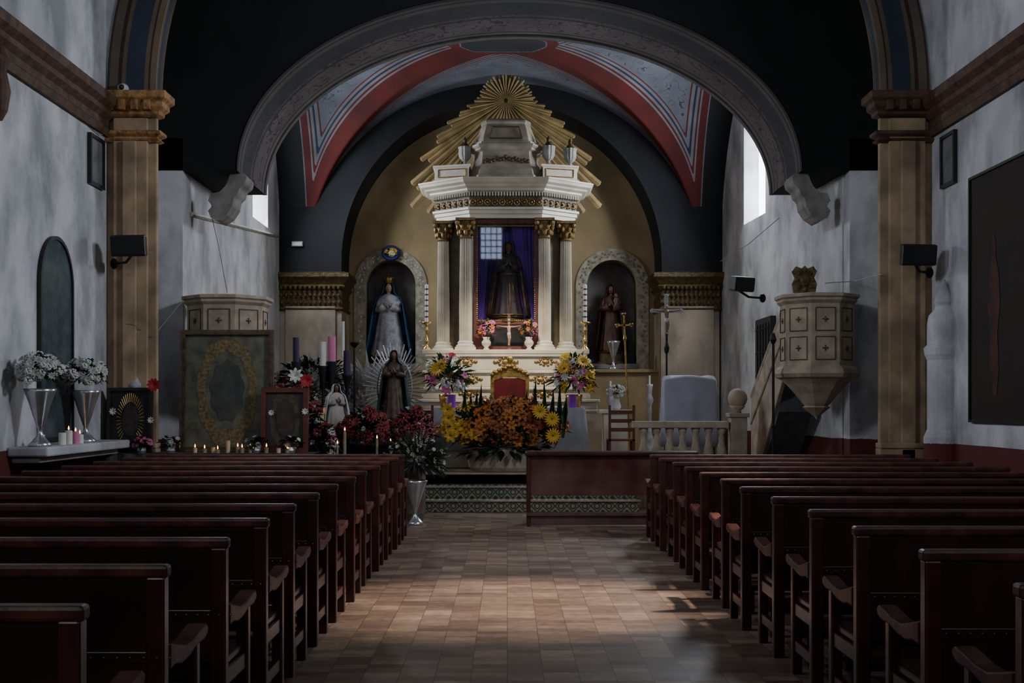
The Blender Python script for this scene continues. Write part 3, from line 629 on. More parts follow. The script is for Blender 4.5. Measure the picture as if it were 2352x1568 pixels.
# ================= FLOWERS =================
def lily(mat,n=6,curl=.35,w=.22):
    g=G()
    for k in range(n):
        a=2*pi*k/n; ca,sa=math.cos(a),math.sin(a); rs=[]
        for t,ww,h in ((.05,.06,0),(.4,w,.28),(.75,w*.8,.32),(1,.03,.32-curl)):
            rs.append([(t*ca-ww*s*sa,t*sa+ww*s*ca,h+(.05 if s else 0)*1) for s in(-1,0,1)])
        g.rings(rs,cap=False,closed=False)
    g.ell((0,0,.1),(.1,.1,.12),8,5,1)
    return g,mat
def mesh_of(gm,name,mats,smooth=True):
    o=gm.fin(name,mats,smooth=smooth); me=o.data; bpy.data.objects.remove(o); return me
def flowermesh(name,mat,n,curl,w,cm=PB): return mesh_of(lily(mat,n,curl,w)[0],name,[mat,cm])
POD=M('petal_rust',(.26,.065,.008),.55,ns=3,amt=.5); PWD=M('petal_dim_white',(.4,.41,.37),.6,amt=.3)
ORL=flowermesh('orange_lily',PO,6,.3,.25); RUL=flowermesh('rust_lily',POD,6,.3,.25); YEL=flowermesh('yellow_lily',PY,6,.3,.25); POI=flowermesh('poinsettia',PR,9,.3,.2,PY); SUN=flowermesh('sunflower',PY,16,.15,.12); WHT=flowermesh('white_flower',PW,8,.1,.24,PY); WHD=flowermesh('dim_white_flower',PWD,8,.1,.24,PY); PNK=flowermesh('pink_flower',PP,7,.2,.25,PY); REDF=flowermesh('red_flower',PRB,10,0,.25,PRB)
g=G(); rnd=random.Random(3)
for k in range(26):
    a=rnd.uniform(0,2*pi); t=math.asin(rnd.uniform(-.3,1)); g.ell((.75*math.cos(t)*math.cos(a),.75*math.cos(t)*math.sin(a),.75*math.sin(t)),.3,7,5)
POM=mesh_of(g,'white_pompom',[PW])
g=G()
for k in range(9):
    g.ell((.14*math.cos(k*2.4),.14*math.sin(k*2.4),k*.2),(.15-.01*k,.15-.01*k,.13),7,5)
GLAD=mesh_of(g,'white_spike',[PWD])
def leaves(g,c,n,L,rad,rnd,up=.3,w=.03,mi=0,full=False):
    for k in range(n):
        a=rnd.uniform(0,2*pi); e=rnd.uniform(-.5 if full else up-.3,1.3); d=Vector((math.cos(a)*math.cos(e),math.sin(a)*math.cos(e),math.sin(e)))
        b=Vector(c)+Vector((d.x*rad[0],d.y*rad[1],d.z*rad[2]))*rnd.uniform(.2,.85); l=L*rnd.uniform(.6,1.2)
        s=d.cross(Vector((0,0,1))).normalized()*w; m=b+d*l*.55; t=b+d*l+Vector((0,0,-l*.25))
        g.add([b-s*.3,b+s*.3,m+s,t,m-s],[(0,1,2,3,4)],mi)
def bouquet(root,c,rad,items,fm,nleaf,L,seed,front=.3,lw=.03,emin=-.55,qr=(.82,1.08)):
    rnd=random.Random(seed); g=G(); leaves(g,c,nleaf,L,rad,rnd,w=lw,full=True); g.fin('foliage',fm,root)
    for it in items:
        nm,me,cnt,sz=it[:4]; xb=it[4] if len(it)>4 else (-2,2)
        for k in range(cnt):
            for tr in range(30):
                a=rnd.uniform(-pi,0) if rnd.random()<.75 else rnd.uniform(0,pi)
                e=math.asin(rnd.uniform(emin,1)); d=Vector((math.cos(a)*math.cos(e),math.sin(a)*math.cos(e),math.sin(e)))
                if xb[0]<=d.x<=xb[1]: break
            q=rnd.uniform(*qr)
            o=bpy.data.objects.new(nm,me); col.objects.link(o); o.parent=root
            o.location=(c[0]+d.x*rad[0]*q,c[1]+d.y*rad[1]*q,c[2]+d.z*rad[2]*q)
            dd=d+Vector((0,-.5,.2)); o.rotation_mode='QUATERNION'; o.rotation_quaternion=dd.to_track_quat('Z','Y'); s=sz*rnd.uniform(.8,1.2); o.scale=(s,s,s)
def vase(root,prof,mat,name='vase',n=28,**k): g=G(); g.lathe(prof,0,0,n); return g.fin(name,mat,root,smooth=True,**k)
SVP=[(.11,0),(.12,.02),(.09,.05),(.03,.12),(.025,.18),(.045,.24),(.075,.33),(.11,.45),(.15,.56),(.165,.6),(.155,.6),(.1,.46),(.02,.3)]
shz=1.07
s=T('wall_shelf','white plastered ledge shelf with flower vases along the wall','shelf',(XL,13.3,0))
g=G(); g.box(0,.42,-1.3,1.35,shz-.1,shz); g.box(0,.3,-1.2,1.25,shz-.17,shz-.1); g.fin('shelf_board',WHITE2,s,bevel=.02)
for px_,sd in ((92,1),(197,2)):
    X=-4.83; d=X*F/(px_-CX); r=T('flower_vase','silver trumpet vase of white chrysanthemums on the wall shelf','vase',(X,d,shz),'silver vases with white flowers')
    vase(r,SVP,SILV); bouquet(r,(0,0,.78),(.2,.3,.17),[('white_blossom',POM,40,.042),('white_blossom',WHD,34,.045)],LEAFM,220,.1,sd)
def candle(x,y,zb,h,rad,mat,lit=True,label='small lit wax candle',holder=None,group=None,name='candle'):
    r=T(name,label,'candle',(x,y,zb),group)
    g=G(); g.lathe([(rad,0),(rad,h*.96),(rad*.85,h),(.001,h*.98)],0,0,16); g.fin('wax',mat,r,smooth=False)
    g=G(); g.tube([(0,0,h-.005),(0,0,h+.012)],.0025,5); g.fin('wick',IRON,r)
    if lit: g=G(); g.lathe([(.001,h+.005),(.008,h+.015),(.009,h+.025),(.005,h+.04),(.001,h+.052)],0,0,10); g.fin('flame',FLAME,r,smooth=True)
    return r
for px_,d,h,mt_,li in ((72,12.35,.12,WAX,1),(122,12.75,.13,WAX,0),(137,12.95,.15,WAX,1),(153,13.1,.13,PINKW,1),(163,13.25,.1,WAX,1)):
    candle(PXX(px_,d)+.1,d,shz,h,.04,mt_,li,'votive glass candle on the wall shelf','', 'votive candles on the wall shelf')
# ================= LEFT DEVOTIONAL TABLE =================
TZ=.9
t=T('devotional_table','long cloth-covered table holding holy pictures and candles','table',(-3.75,14.77,0))
g=G(); g.box(-1.3,1.35,-.28,.26,TZ-.05,TZ); g.fin('table_top',WOOD,t,bevel=.01)
g=G()
path=[]
for i in range(61): path.append((-1.32+2.69*i/60,-.3+.012*math.sin(i*1.3)))
rs=[[(x,y*(1 if zz>.5 else 1.02),zz) for x,y in path] for zz in (TZ+.002,.6,.15)]
g.rings(rs,cap=False,closed=False); g.add([(-1.32,-.3,TZ+.004),(1.37,-.3,TZ+.004),(1.37,.27,TZ+.004),(-1.32,.27,TZ+.004)],[(0,1,2,3)]); g.fin('table_cloth',M('grey_cloth',(.08,.08,.085),.8),t)
for x in(-1.2,1.2):
    for y in(-.22,.2): g=G(); g.box(x-.03,x+.03,y-.03,y+.03,0,TZ-.05); g.fin('leg',WOOD,t)
def icon(label,px0,px1,py0,py1,d,zb,framemat,bgmat,ovm,inm,fw=.05,tilt=.04,name='framed_holy_picture',halo=False,gilt=None):
    w=(px1-px0)*d/F; h=PZ(py0,d)-zb; x=PXX((px0+px1)/2,d)
    r=T(name,label,'picture',(x,d,zb)); r.rotation_euler[0]=-tilt
    plate('frame',[(-w/2,0),(w/2,0),(w/2,h),(-w/2,h)],[[(-w/2+fw,fw),(-w/2+fw,h-fw),(w/2-fw,h-fw),(w/2-fw,fw)]],-.04,.03,framemat,r)
    if gilt: plate('gilt_slip',[(-w/2+fw*.75,fw*.75),(w/2-fw*.75,fw*.75),(w/2-fw*.75,h-fw*.75),(-w/2+fw*.75,h-fw*.75)],[[(-w/2+fw*1.15,fw*1.15),(-w/2+fw*1.15,h-fw*1.15),(w/2-fw*1.15,h-fw*1.15),(w/2-fw*1.15,fw*1.15)]],-.045,.0,gilt,r)
    g=G(); g.box(-w/2+fw*.5,w/2-fw*.5,.0,.02,fw*.5,h-fw*.5); g.fin('canvas',bgmat,r)
    cz=h*.5; rx=w*.29; rz=h*.4
    def wob(s,n=72,am=.03): return [(rx*s*(1+am*math.sin(9*2*pi*i/n))*math.cos(2*pi*i/n),cz+rz*s*(1+am*math.sin(9*2*pi*i/n))*math.sin(2*pi*i/n)) for i in range(n)]
    if halo:
        g=G()
        for k in range(32):
            a=-.25*pi+1.5*pi*k/31; g.tube([(rx*.7*math.cos(a),-.004,cz+rz*.7*math.sin(a)),(rx*1.05*math.cos(a),-.004,cz+rz*1.05*math.sin(a))],[w*.006,w*.01],4)
        g.fin('gilded_aureole',ovm,r,kind='stuff')
    else: plate('painted_oval',wob(1.12),[wob(.8)[::-1]],-.004,.0,ovm,r)
    plate('painted_centre',wob(.62,am=.06),[],-.006,.0,inm,r)
    return r
ic1=icon('large framed aged devotional painting with a faded gold oval',413,628,757,1035,14.93,TZ+.005,M('brown_frame',(.1,.06,.033),.5,ns=14,amt=.5,bump=.4),M('aged_canvas',(.13,.125,.085),.6,ns=6,amt=.5),M('faded_gold',(.19,.14,.06),.6,ns=26,amt=.6),M('faded_green',(.075,.07,.055),.6,ns=5,c2=(.03,.042,.036)),.055,gilt=CAPD)
ic2=icon('small red-framed devotional picture decked with paper flowers',600,708,890,1030,14.8,TZ+.005,RWOOD,M('icon_dark',(.04,.028,.024),.5),M('dull_gold',(.09,.06,.03),.6,ns=20,amt=.5),M('icon_brown',(.06,.035,.025),.6,ns=8,amt=.5),.06)
ic3=icon('small framed picture with bright golden aureole among flowers',246,350,890,1022,14.75,TZ+.005,M('blackwood',(.03,.022,.018),.4),M('icon_black',(.02,.02,.02),.4),M('bright_gold',(.65,.45,.1),.4,.3),M('icon_deep',(.05,.035,.03),.6,ns=12,amt=.5),.04,halo=True)
rnd=random.Random(11)
for px_,d,h,l in ((448,14.66,.06,1),(470,14.64,.05,1),(490,14.66,.07,0),(524,14.72,.15,0),(546,14.66,.07,1),(556,14.63,.06,1),(575,14.64,.06,1),(612,14.6,.07,1),(500,14.62,.04,1),(640,14.62,.06,0),(660,14.6,.05,1)):
    candle(PXX(px_,d),d,TZ+.005,h,.026,rnd.choice([DIMW,YELW,DIMW]),l,'small votive candle on the devotional table',None,'votive candles on the devotional table')
t=T('flower_stand_table','dark draped side table crowded with poinsettias and statues','table',(-1.95,15.95,0))
g=G(); g.box(-.85,.85,-.0,.4,1.12,tbz); g.box(-.85,.85,-.42,.0,.9,.98); g.box(-.82,.82,.02,.38,0,1.12); g.box(-.82,.82,-.4,.02,0,.9); g.fin('draped_body',M('dark_drape',(.03,.028,.03),.8,bump=.3),t,bevel=.02)
for px_,d,zc,rr,cnt,sd,its in ((842,15.3,1.16,(.34,.15,.29),46,5,[('white_bloom',WHD,6,.04)]),(948,15.28,1.14,(.24,.15,.32),34,6,[('white_bloom',WHD,8,.05)]),(735,15.25,1.0,(.24,.13,.24),8,7,[('white_bloom',WHD,22,.05),('pink_bloom',PNK,3,.04)]),(640,15.4,1.2,(.24,.1,.6),4,8,[('white_bloom',WHD,26,.045)]),(700,15.45,1.35,(.22,.1,.45),6,12,[('white_bloom',WHD,20,.05),('pink_bloom',PNK,2,.04)])):
    r=T('poinsettia_display' if cnt>10 else 'flower_display','pot of dark red poinsettias with dark foliage below the statues' if cnt>10 else 'pot of pale flowers and dark foliage beside the picture','flowers',(PXX(px_,d),d,0)); g=G(); g.lathe([(.13,0),(.16,.1),(.17,zc-.35),(.15,zc-.3)],0,0,20); g.fin('planter',STONED,r)
    bouquet(r,(0,0,zc),rr,[('red_bloom',POI,cnt,.085)]+its,LEAFD,280,.17,sd)
for px_,d,nm,me,cnt,sd,lab in ((668,14.65,'white_bloom',WHT,7,21,'white flowers beside the small devotional picture'),(325,14.62,'pink_bloom',PNK,18,22,'small pink flower bunch on the devotional table'),(392,14.64,'white_bloom',WHD,8,24,'small pale flower bunch on the devotional table'),(590,14.66,'white_bloom',WHD,6,25,'small pale flower bunch on the devotional table')):
    r=T('flower_bunch',lab,'flowers',(PXX(px_,d),d,TZ+.005))
    g=G(); g.lathe([(.05,0),(.06,.03),(.05,.07)],0,0,14); g.fin('bowl',SILV,r); bouquet(r,(0,0,.12),(.13,.06,.08),[(nm,me,cnt,.035)],LEAFD,60,.08,sd)
for px_,py_,ic,me,s,c in ((678,862,ic2,WHT,.1,'white'),(704,874,ic2,REDF,.09,'red'),(672,1022,ic2,WHT,.08,'white'),(622,948,ic2,WHT,.04,'white'),(700,945,ic2,WHT,.045,'white'),(352,884,ic3,REDF,.09,'red'),(258,945,ic3,WHT,.05,'white'),(345,965,ic3,WHT,.045,'white')):
    d=ic.location[1]-.07; X,Y,Z=P(px_,py_,d); lz=Z-ic.location[2]
    o=bpy.data.objects.new('paper_flower',me); col.objects.link(o); o.parent=ic; o.location=(X-ic.location[0],-.06,lz); o.rotation_euler[0]=pi/2; o.scale=(s,s,s); o['label']=c+' paper flower'
r=T('palm_frond_arrangement','pale dried palm fronds and white flowers behind statues','flowers',(PXX(790,16.9),16.85,0))
g=G(); g.lathe([(.14,0),(.2,.3),(.15,.9),(.18,1.3)],0,0,18); g.fin('vase',STONE,r)
g=G(); rnd=random.Random(4)
for cx_,cz_,m_ in ((.0,1.5,60),(.36,1.78,70),(-.3,1.75,40),(.3,1.5,40)):
  for k in range(m_):
    a=rnd.uniform(-1.9,1.9); L=rnd.uniform(.3,.6); y=rnd.uniform(-.2,.1); b=Vector((cx_+rnd.uniform(-.05,.05),y,cz_)); d=Vector((math.sin(a),0,math.cos(a))); s=Vector((math.cos(a),0,-math.sin(a)))*.018
    g.add([b,b+d*L*.5+s,b+d*L,b+d*L*.5-s],[(0,1,2,3)])
g.fin('dried_fronds',M('dried_frond',(.38,.37,.33),.8),r)
bouquet(r,(-.4,-.1,1.85),(.6,.22,.3),[('dark_bloom',POI,8,.06),('white_bloom',WHD,56,.05),('white_bloom',WHT,12,.05)],LEAFD,340,.2,8)
for px_,py0,py1,rad,mt_,lab in ((680,775,830,.045,PURW,'thick dark violet altar candle'),(742,785,840,.05,WAX,'thick white altar candle'),(762,773,830,.055,PINKW,'thick pink altar candle'),(797,805,860,.05,PURW,'thick violet altar candle in the wreath')):
    d=16.45
    r=T('advent_candle',lab,'candle',(PXX(px_,d),d,0),'wreath candles on tall holders')
    g=G(); g.lathe([(.09,0),(.09,.03),(.025,.06),(.02,1.7),(.04,1.8),(.07,PZ(py1,d)-.02),(.07,PZ(py1,d))],0,0,16); g.fin('holder',IRON,r)
    g=G(); g.lathe([(rad,PZ(py1,d)),(rad,PZ(py0,d)),(.001,PZ(py0,d)-.01)],0,0,18); g.fin('wax',mt_,r)
r=T('black_candle_stand','slim black iron candle stand','candle stand',(PXX(814,16.5),16.5,0))
g=G(); g.lathe([(.1,0),(.1,.02),(.02,.05),(.016,1.2),(.03,1.22),(.016,1.25),(.016,2.3),(.07,2.36),(.075,2.38)],0,0,14); g.fin('stand',IRON,r)
r=T('tall_candle','tall thin white candle on a holder','candle',(PXX(788,17.5),17.5,.5)); g=G(); g.lathe([(.12,0),(.1,.04),(.02,.08),(.02,1.25),(.05,1.3)],0,0,14); g.fin('holder',BRASS,r); g=G(); g.lathe([(.022,1.3),(.022,PZ(738,17.5)-.5)],0,0,12); g.fin('wax',WAX,r)
candle(PXX(738,15.62),15.62,.98,.42,.035,YELW,1,'lit votive candle in a tall glass on the table',None)
for px_,py_,rd in ((792,990,.02),(866,1008,.016),(897,1016,.014),(775,1020,.014)):
    d=14.9; r=candle(PXX(px_,d),d,0,PZ(py_,d),rd,DIMW,1,'thin lit candle standing among poinsettias',None,'thin candles among poinsettias')
r=T('aisle_flower_vase','silver footed floor vase of white gladioli with green leaves','vase',(PXX(953,14.75),14.75,0))
vase(r,[(a*1.0,b*.93) for a,b in SVP],SILV); bouquet(r,(0,0,.8),(.36,.16,.32),[('white_spike',GLAD,50,.055),('white_bloom',WHD,26,.03)],LEAFM,300,.22,9,lw=.012,emin=-.3,qr=(.4,1.1))
# ================= ALTAR AREA =================
t=T('altar_table','altar table covered with a white cloth','table',(0.02,19.15,.5))
g=G(); g.box(-1.1,1.1,-.35,.35,0,.93); g.fin('table_body',MARB,t,bevel=.01)
g=G()
def clp(o,zz,wob):
    L=[]
    for i in range(120):
        t_=i/120*4; s=int(t_); q=t_-s; c=[(-1.22,-.42),(1.22,-.42),(1.22,.42),(-1.22,.42)]; a,b=c[s],c[(s+1)%4]; x=a[0]+(b[0]-a[0])*q; y=a[1]+(b[1]-a[1])*q
        w=1+wob*math.sin(i*.9)*.02; L.append((x*(w+o),y*(w+o*2),zz))
    return L
g.rings([clp(0.03,.28,1.2),clp(.02,.55,1),clp(0,.94,.3),clp(-.01,.96,0)],cap=False); g.add([(-1.21,-.415,.96),(1.21,-.415,.96),(1.21,.415,.96),(-1.21,.415,.96)],[(0,1,2,3)]); g.fin('table_cloth',M('grey_white_cloth',(.36,.37,.4),.8,ns=3,amt=.15,bump=.1),t,smooth=True)
for px_ in (1037,1315):
    d=18.95; r=T('purple_jar_candle','purple glass candle on the altar table','candle',(PXX(px_,d),d,1.46),'purple candles on the altar')
    g=G(); g.lathe([(.062,0),(.066,.02),(.066,.2),(.05,.2),(.05,.03)],0,0,20); g.fin('glass_jar',PURPG,r,smooth=False)
for px_,sd,its,lab in ((1028,31,[('pink_bloom',PNK,16,.085),('sunflower_bloom',SUN,3,.13),('white_bloom',WHT,16,.06),('green_pompom',POM,3,.1),('red_bloom',REDF,3,.06)],'mixed bouquet of pink, white and yellow flowers by the altar'),(1318,32,[('sunflower_bloom',SUN,6,.13),('pink_bloom',PNK,12,.07),('white_bloom',WHT,26,.07),('yellow_bloom',YEL,12,.1),('orange_bloom',ORL,5,.09)],'bright bouquet with sunflowers and white lilies by the altar')):
    d=20.0; r=T('altar_bouquet',lab,'flowers',(PXX(px_,d),d,.5))
    vase(r,[(.16,0),(.16,.04),(.05,.1),(.04,.6),(.1,.8),(.14,1.1),(.15,1.18)],BRASS,'tall_vase')
    bouquet(r,(0,0,1.46),(.34,.22,.38),its,LEAF,210,.24,sd,lw=.024)
d=18.0
r=T('orange_lily_arrangement','large bank of orange and yellow lilies with green leaves','flowers',(PXX(1160,d),d,.5))
g=G(); g.lathe([(.5,0),(.55,.05),(.6,.3),(.55,.33)],0,0,24,sy=.5); g.fin('planter',STONE,r)
bouquet(r,(0,0,.66),(.93,.32,.42),[('orange_lily',ORL,75,.095,(-.85,.5)),('rust_lily',RUL,90,.095,(-.3,1)),('yellow_lily',YEL,34,.105,(-1,-.45))],LEAFM,560,.24,41,lw=.028,qr=(.7,1.1))
rnd=random.Random(5)
g=G()
for px_,top in ((1066,1.3),(1078,1.2),(1100,1.35),(1088,1.25),(1205,1.25),(1222,1.45),(1235,1.3),(1250,1.42),(1262,1.25),(1282,1.35),(1292,1.15)):
    x=PXX(px_,d)-PXX(1160,d); w=.042; b=rnd.uniform(-.07,.07)
    g.add([(x-w*.5,-.1,.5),(x+w*.5,-.1,.5),(x+w+b*.5,-.22,.9),(x+b,-.1,top),(x-w+b*.5,-.2,.9)],[(0,1,2,3,4)])
g.fin('sword_leaves',LEAF,r)
for px_,py_ in ((1240,945),(1268,962),(1270,1000),(1030,960),(1045,985),(1035,1000),(1028,940)):
    o=bpy.data.objects.new('sunflower_bloom' if px_>1100 else 'yellow_lily',SUN if px_>1100 else YEL); col.objects.link(o); o.parent=r; X,Y,Z=P(px_,py_,17.6); o.location=(X-PXX(1160,d),Y-d,Z-.5); o.rotation_euler[0]=pi/2; o.scale=(.12,)*3
g=G(); leaves(g,(0,-.22,.34),170,.22,(.75,.15,.25),rnd,w=.05,full=True); g.fin('skirt_leaves',LEAFD,r)
r=T('altar_chair','ornate gilded armchair with red velvet back behind the altar','chair',(PXX(1171,20.05),20.05,.5))
w=.33
o=plate('back_frame',[(-w,.4),(-w,1.48),(-w*.8,1.56),(-w*.55,1.58),(-.12,1.66),(0,1.78),(.12,1.66),(w*.55,1.58),(w*.8,1.56),(w,1.48),(w,.4)],[[(-w+.06,.5),(-w+.06,1.42),(-.1,1.47),(.1,1.47),(w-.06,1.42),(w-.06,.5)]],-.03,.03,GOLD,r)
g=G(); g.box(-w+.04,w-.04,-.02,.025,.48,1.46); g.fin('velvet_back',REDV,r,bevel=.02)
g=G()
for k in range(17):
    t_=-1+k/8; g.ell((t_*.3,-.04,1.52+.14*(1-abs(t_))+.02*(k%2)),(.04,.03,.035),8,6)
g.ell((0,-.04,1.78),(.05,.03,.06),10,8); g.fin('carved_crest',GOLD,r,smooth=True)
g=G(); g.box(-w,w,-.4,0,.4,.5); g.fin('seat',REDV,r,bevel=.03)
for sx in(-1,1):
    g=G(); g.tube([(sx*w,-.02,.75),(sx*w,-.2,.76),(sx*w,-.4,.72)],[.025,.03,.035]); g.tube([(sx*w,-.37,.72),(sx*w,-.35,.5)],.02); g.fin('armrest',GOLD,r,smooth=True)
    for y in(-.37,-.02): g=G(); g.tube([(sx*(w-.03),y,0),(sx*(w-.02),y,.2),(sx*(w-.04),y,.42)],[.02,.035,.03]); g.fin('leg',GOLD,r,smooth=True)
for px_ in (980,1344):
    d=21.27; X=max(-1.47,min(1.42,PXX(px_,d))); r=T('altar_candlestick','tall brass candlestick with white ringed candle on the altar','candlestick',(X,d,2.5),'tall candlesticks on the altar')
    g=G(); g.lathe([(.075,0),(.075,.02),(.03,.06),(.03,.12),(.05,.16),(.025,.2),(.022,.32),(.045,.36),(.02,.4),(.03,.46),(.1,.48),(.1,.5)],0,0,18); g.fin('brass_stem',BRASS,r,smooth=True)
    g=G(); g.lathe([(.032,.5),(.032,1.17),(.001,1.19)],0,0,16); g.fin('wax',WAX,r)
    for k in range(6): g=G(); g.lathe([(.033,.58+.1*k),(.035,.585+.1*k),(.033,.61+.1*k)],0,0,16); g.fin('painted_band',BROBE,r)
for px_,lab,sd in ((1117,'white vase of pink lilies and orange flowers on the altar',51),(1215,'white vase of orange and pink flowers on the altar',52)):
    d=21.28; r=T('small_flower_vase',lab,'vase',(PXX(px_,d),d,2.5),'small white altar vases'); vase(r,[(.05,0),(.055,.02),(.03,.04),(.08,.1),(.085,.14),(.05,.19),(.07,.23),(.055,.22)],MARB)
    bouquet(r,(0,0,.38),(.15,.08,.16),[('pink_bloom',PNK,8,.055),('orange_bloom',ORL,8,.055)],LEAF,60,.12,sd)
def crucifix(root,zc,s,crossmat,bodymat,up=.42,dn=.62):
    g=G(); g.box(-.054*s,.054*s,0,.03*s,zc-dn*s,zc+up*s); g.box(-.4*s,.4*s,0,.03*s,zc+.02*s,zc+.12*s)
    for a,b in ((-.4,.07),(.4,.07),(0,up)): g.ell((a*s,.015*s,zc+b*s),(.06*s,.02*s,.06*s),10,6)
    g.fin('cross',crossmat,root,bevel=.003)
    g=G(); y=-.04*s
    g.ell((0,y-.02*s,zc+.17*s),(.04*s,.045*s,.055*s),12,8)
    g.tube([(0,y,zc+.12*s),(0,y,zc+.04*s),(0,y-.01*s,zc-.08*s),(.01*s,y,zc-.17*s)],[.022*s,.065*s,.05*s,.055*s],12)
    for sx in(-1,1):
        g.tube([(sx*.05*s,y,zc+.06*s),(sx*.18*s,y+.01*s,zc+.06*s),(sx*.33*s,y+.02*s,zc+.085*s)],[.027*s,.02*s,.013*s],8); g.ell((sx*.35*s,y+.02*s,zc+.09*s),(.02*s,.01*s,.014*s),6,5)
        for k in range(5): g.tube([(sx*.36*s,y+.02*s,zc+(.08+.006*k)*s),(sx*.385*s,y+.01*s,zc+(.077+.009*k)*s)],.004*s,5)
        g.tube([(sx*.03*s,y,zc-.17*s),(sx*.03*s+.015*s,y-.05*s,zc-.34*s),(sx*.012*s,y+.01*s,zc-.53*s),(sx*.015*s,y-.03*s,zc-.58*s)],[.038*s,.027*s,.016*s,.014*s],8)
    b=g.fin('crucified_body',bodymat,root,smooth=True); m=b.modifiers.new('r','REMESH'); m.mode='VOXEL'; m.voxel_size=.007*s; m.use_smooth_shade=True
    g=G(); g.lathe([(.06*s,zc-.26*s),(.065*s,zc-.2*s),(.062*s,zc-.14*s)],0,y,16); g.fin('loincloth',CLOTH,root,smooth=True)
    g=G(); g.box(-.035*s,.035*s,-.012*s,0,zc+.28*s,zc+.34*s); g.fin('title_plaque',YELW,root)
d=21.24; r=T('altar_crucifix','dark wooden standing crucifix with carved christ figure on altar','crucifix',(PXX(1169,d),d,2.5))
g=G(); g.lathe([(.07,0),(.06,.03),(.03,.05),(.025,.1)],0,0,16); g.fin('base',BROBE,r); crucifix(r,.38,.52,BROBE,SKIN)
d=19.6; r=T('processional_crucifix','pale processional crucifix on a tall dark pole','crucifix',(PXX(1531,d),d,.5))
g=G(); g.lathe([(.16,0),(.15,.04),(.02,.08),(.016,1.85),(.04,1.9),(.045,1.96),(.02,2.05),(.02,2.2)],0,0,14); g.fin('pole',IRON,r); crucifix(r,2.53,.6,M('cross_pale',(.4,.42,.46),.5),M('crucified_ochre',(.3,.16,.09),.5),up=.48)
d=20.35; r=T('processional_cross','slim gilded processional cross leaning on its tall pole','cross',(PXX(1448,d),d,.5)); r.rotation_euler[1]=-.045
g=G(); g.lathe([(.018,0),(.015,2.1),(.035,2.15),(.02,2.22)],0,0,12); g.fin('pole',GOLD,r)
g=G(); g.box(-.016,.016,-.01,.01,2.2,2.56); g.box(-.11,.11,-.01,.01,2.37,2.4)
for a,b in ((-.12,2.385),(.12,2.385),(0,2.57)):
    for q in range(3): g.ell((a+.024*math.cos(q*2.1+.5),0,b+.024*math.sin(q*2.1+.5)),(.019,.012,.019),8,6)
g.fin('cross_head',GOLD,r)
t=T('side_altar_ledge','ochre plaster ledge below the saint niche','ledge',(PXX(1400,23.9),23.93,.5)); g=G(); g.box(-1.1,1.0,-.3,.35,0,1.65); g.box(-1.15,1.02,-.36,.35,1.65,1.72); g.fin('ledge_body',KHAKI,t,bevel=.01)
t=T('side_altar_ledge','ochre plaster ledge below the virgin niche','ledge',(PXX(900,23.9),23.93,.5)); g=G(); g.box(-.8,.9,-.3,.35,0,1.65); g.box(-.82,.92,-.36,.35,1.65,1.72); g.fin('ledge_body',KHAKI,t,bevel=.01)
r=T('silver_floor_vase','tall empty silver trumpet vase below the saint statue','vase',(PXX(1409,23.75),23.75,2.22)); vase(r,[(a*.85,b*.95) for a,b in SVP],SILV)
for px_,top in ((1402,.75),(1492,.85)):
    d=22.9 if px_<1450 else 22.6; r=T('white_candle_holder','turned white wooden candle holder','candle holder',(PXX(px_,d),d,.5)); g=G(); g.lathe([(.14,0),(.14,.05),(.06,.1),(.09,.3),(.04,.5),(.04,1.0),(.08,1.1),(.04,1.2),(.06,top+.5),(.07,top+.55)],0,0,16); g.fin('turned_post',WROBE,r,smooth=True)
    g=G(); g.lathe([(.02,top+.55),(.02,top+.72)],0,0,10); g.fin('wax',WAX,r)
d=19.9; t=T('small_white_stand','small white stand with a cloth runner','stand',(PXX(1412,d),d,.5)); g=G(); g.box(-.28,.28,-.25,.25,.86,.92); g.box(-.2,.2,-.18,.18,0,.86); g.fin('stand_body',MARB,t,bevel=.01)
r=T('babys_breath_vase','round glass vase of tiny white flowers on the stand','vase',(PXX(1416,d),d-.0,1.42)); vase(r,[(.05,0),(.08,.05),(.05,.15),(.06,.19)],CLOTH)
bouquet(r,(0,0,.3),(.15,.14,.12),[('tiny_white_bloom',POM,50,.026)],LEAFD,30,.08,61)
def wchair(px_,d,label,h=1.0,rz=0):
    r=T('wooden_chair',label,'chair',(PXX(px_,d),d,.5),rz=rz)
    for x in(-.19,.19):
        g=G(); g.box(x-.02,x+.02,-.02,.02,0,h); g.fin('rear_leg',RWOOD,r,bevel=.004); g=G(); g.box(x-.02,x+.02,.34,.38,0,.45); g.fin('front_leg',RWOOD,r)
    g=G(); g.box(-.21,.21,-.02,.4,.43,.46); g.fin('seat',RWOOD,r)
    for zz in (.58,.72,.86): g=G(); g.box(-.18,.18,-.012,.012,zz,zz+.06); g.fin('back_slat',RWOOD,r)
    return r
wchair(1428,18.6,'red-brown wooden ladder-back chair beside the altar'); wchair(965,18.25,'red-brown wooden ladder-back chair beside the altar table')
d=18.6; r=T('cloth_draped_chair','armchair completely draped with a pale lilac cloth','chair',(PXX(1583,d),d,.5))
g=G(); rs=[]
for zz,w,dy in ((.35,.47,.3),(.6,.465,.28),(.9,.45,.2),(1.2,.44,.13),(1.4,.43,.1),(1.44,.4,.07),(1.455,.3,.04)):
    ring=[]
    for j in range(96):
        a=2*pi*j/96; ca,sa=math.cos(a),math.sin(a); q=1/max(abs(ca)**1,abs(sa)**1)**.82
        ww=1+.035*math.sin(j*.8)*(1.5-zz); ring.append((w*ca*q*ww,dy*sa*q*ww*(1+.1*math.sin(j*.55)*(1.5-zz)),zz+.02*math.sin(a*3)*(zz>1.3)))
    rs.append(ring)
g.rings(rs); g.fin('cloth_cover',M('lilac_cloth',(.34,.34,.4),.8,ns=3,amt=.12,bump=.1),r,smooth=True)
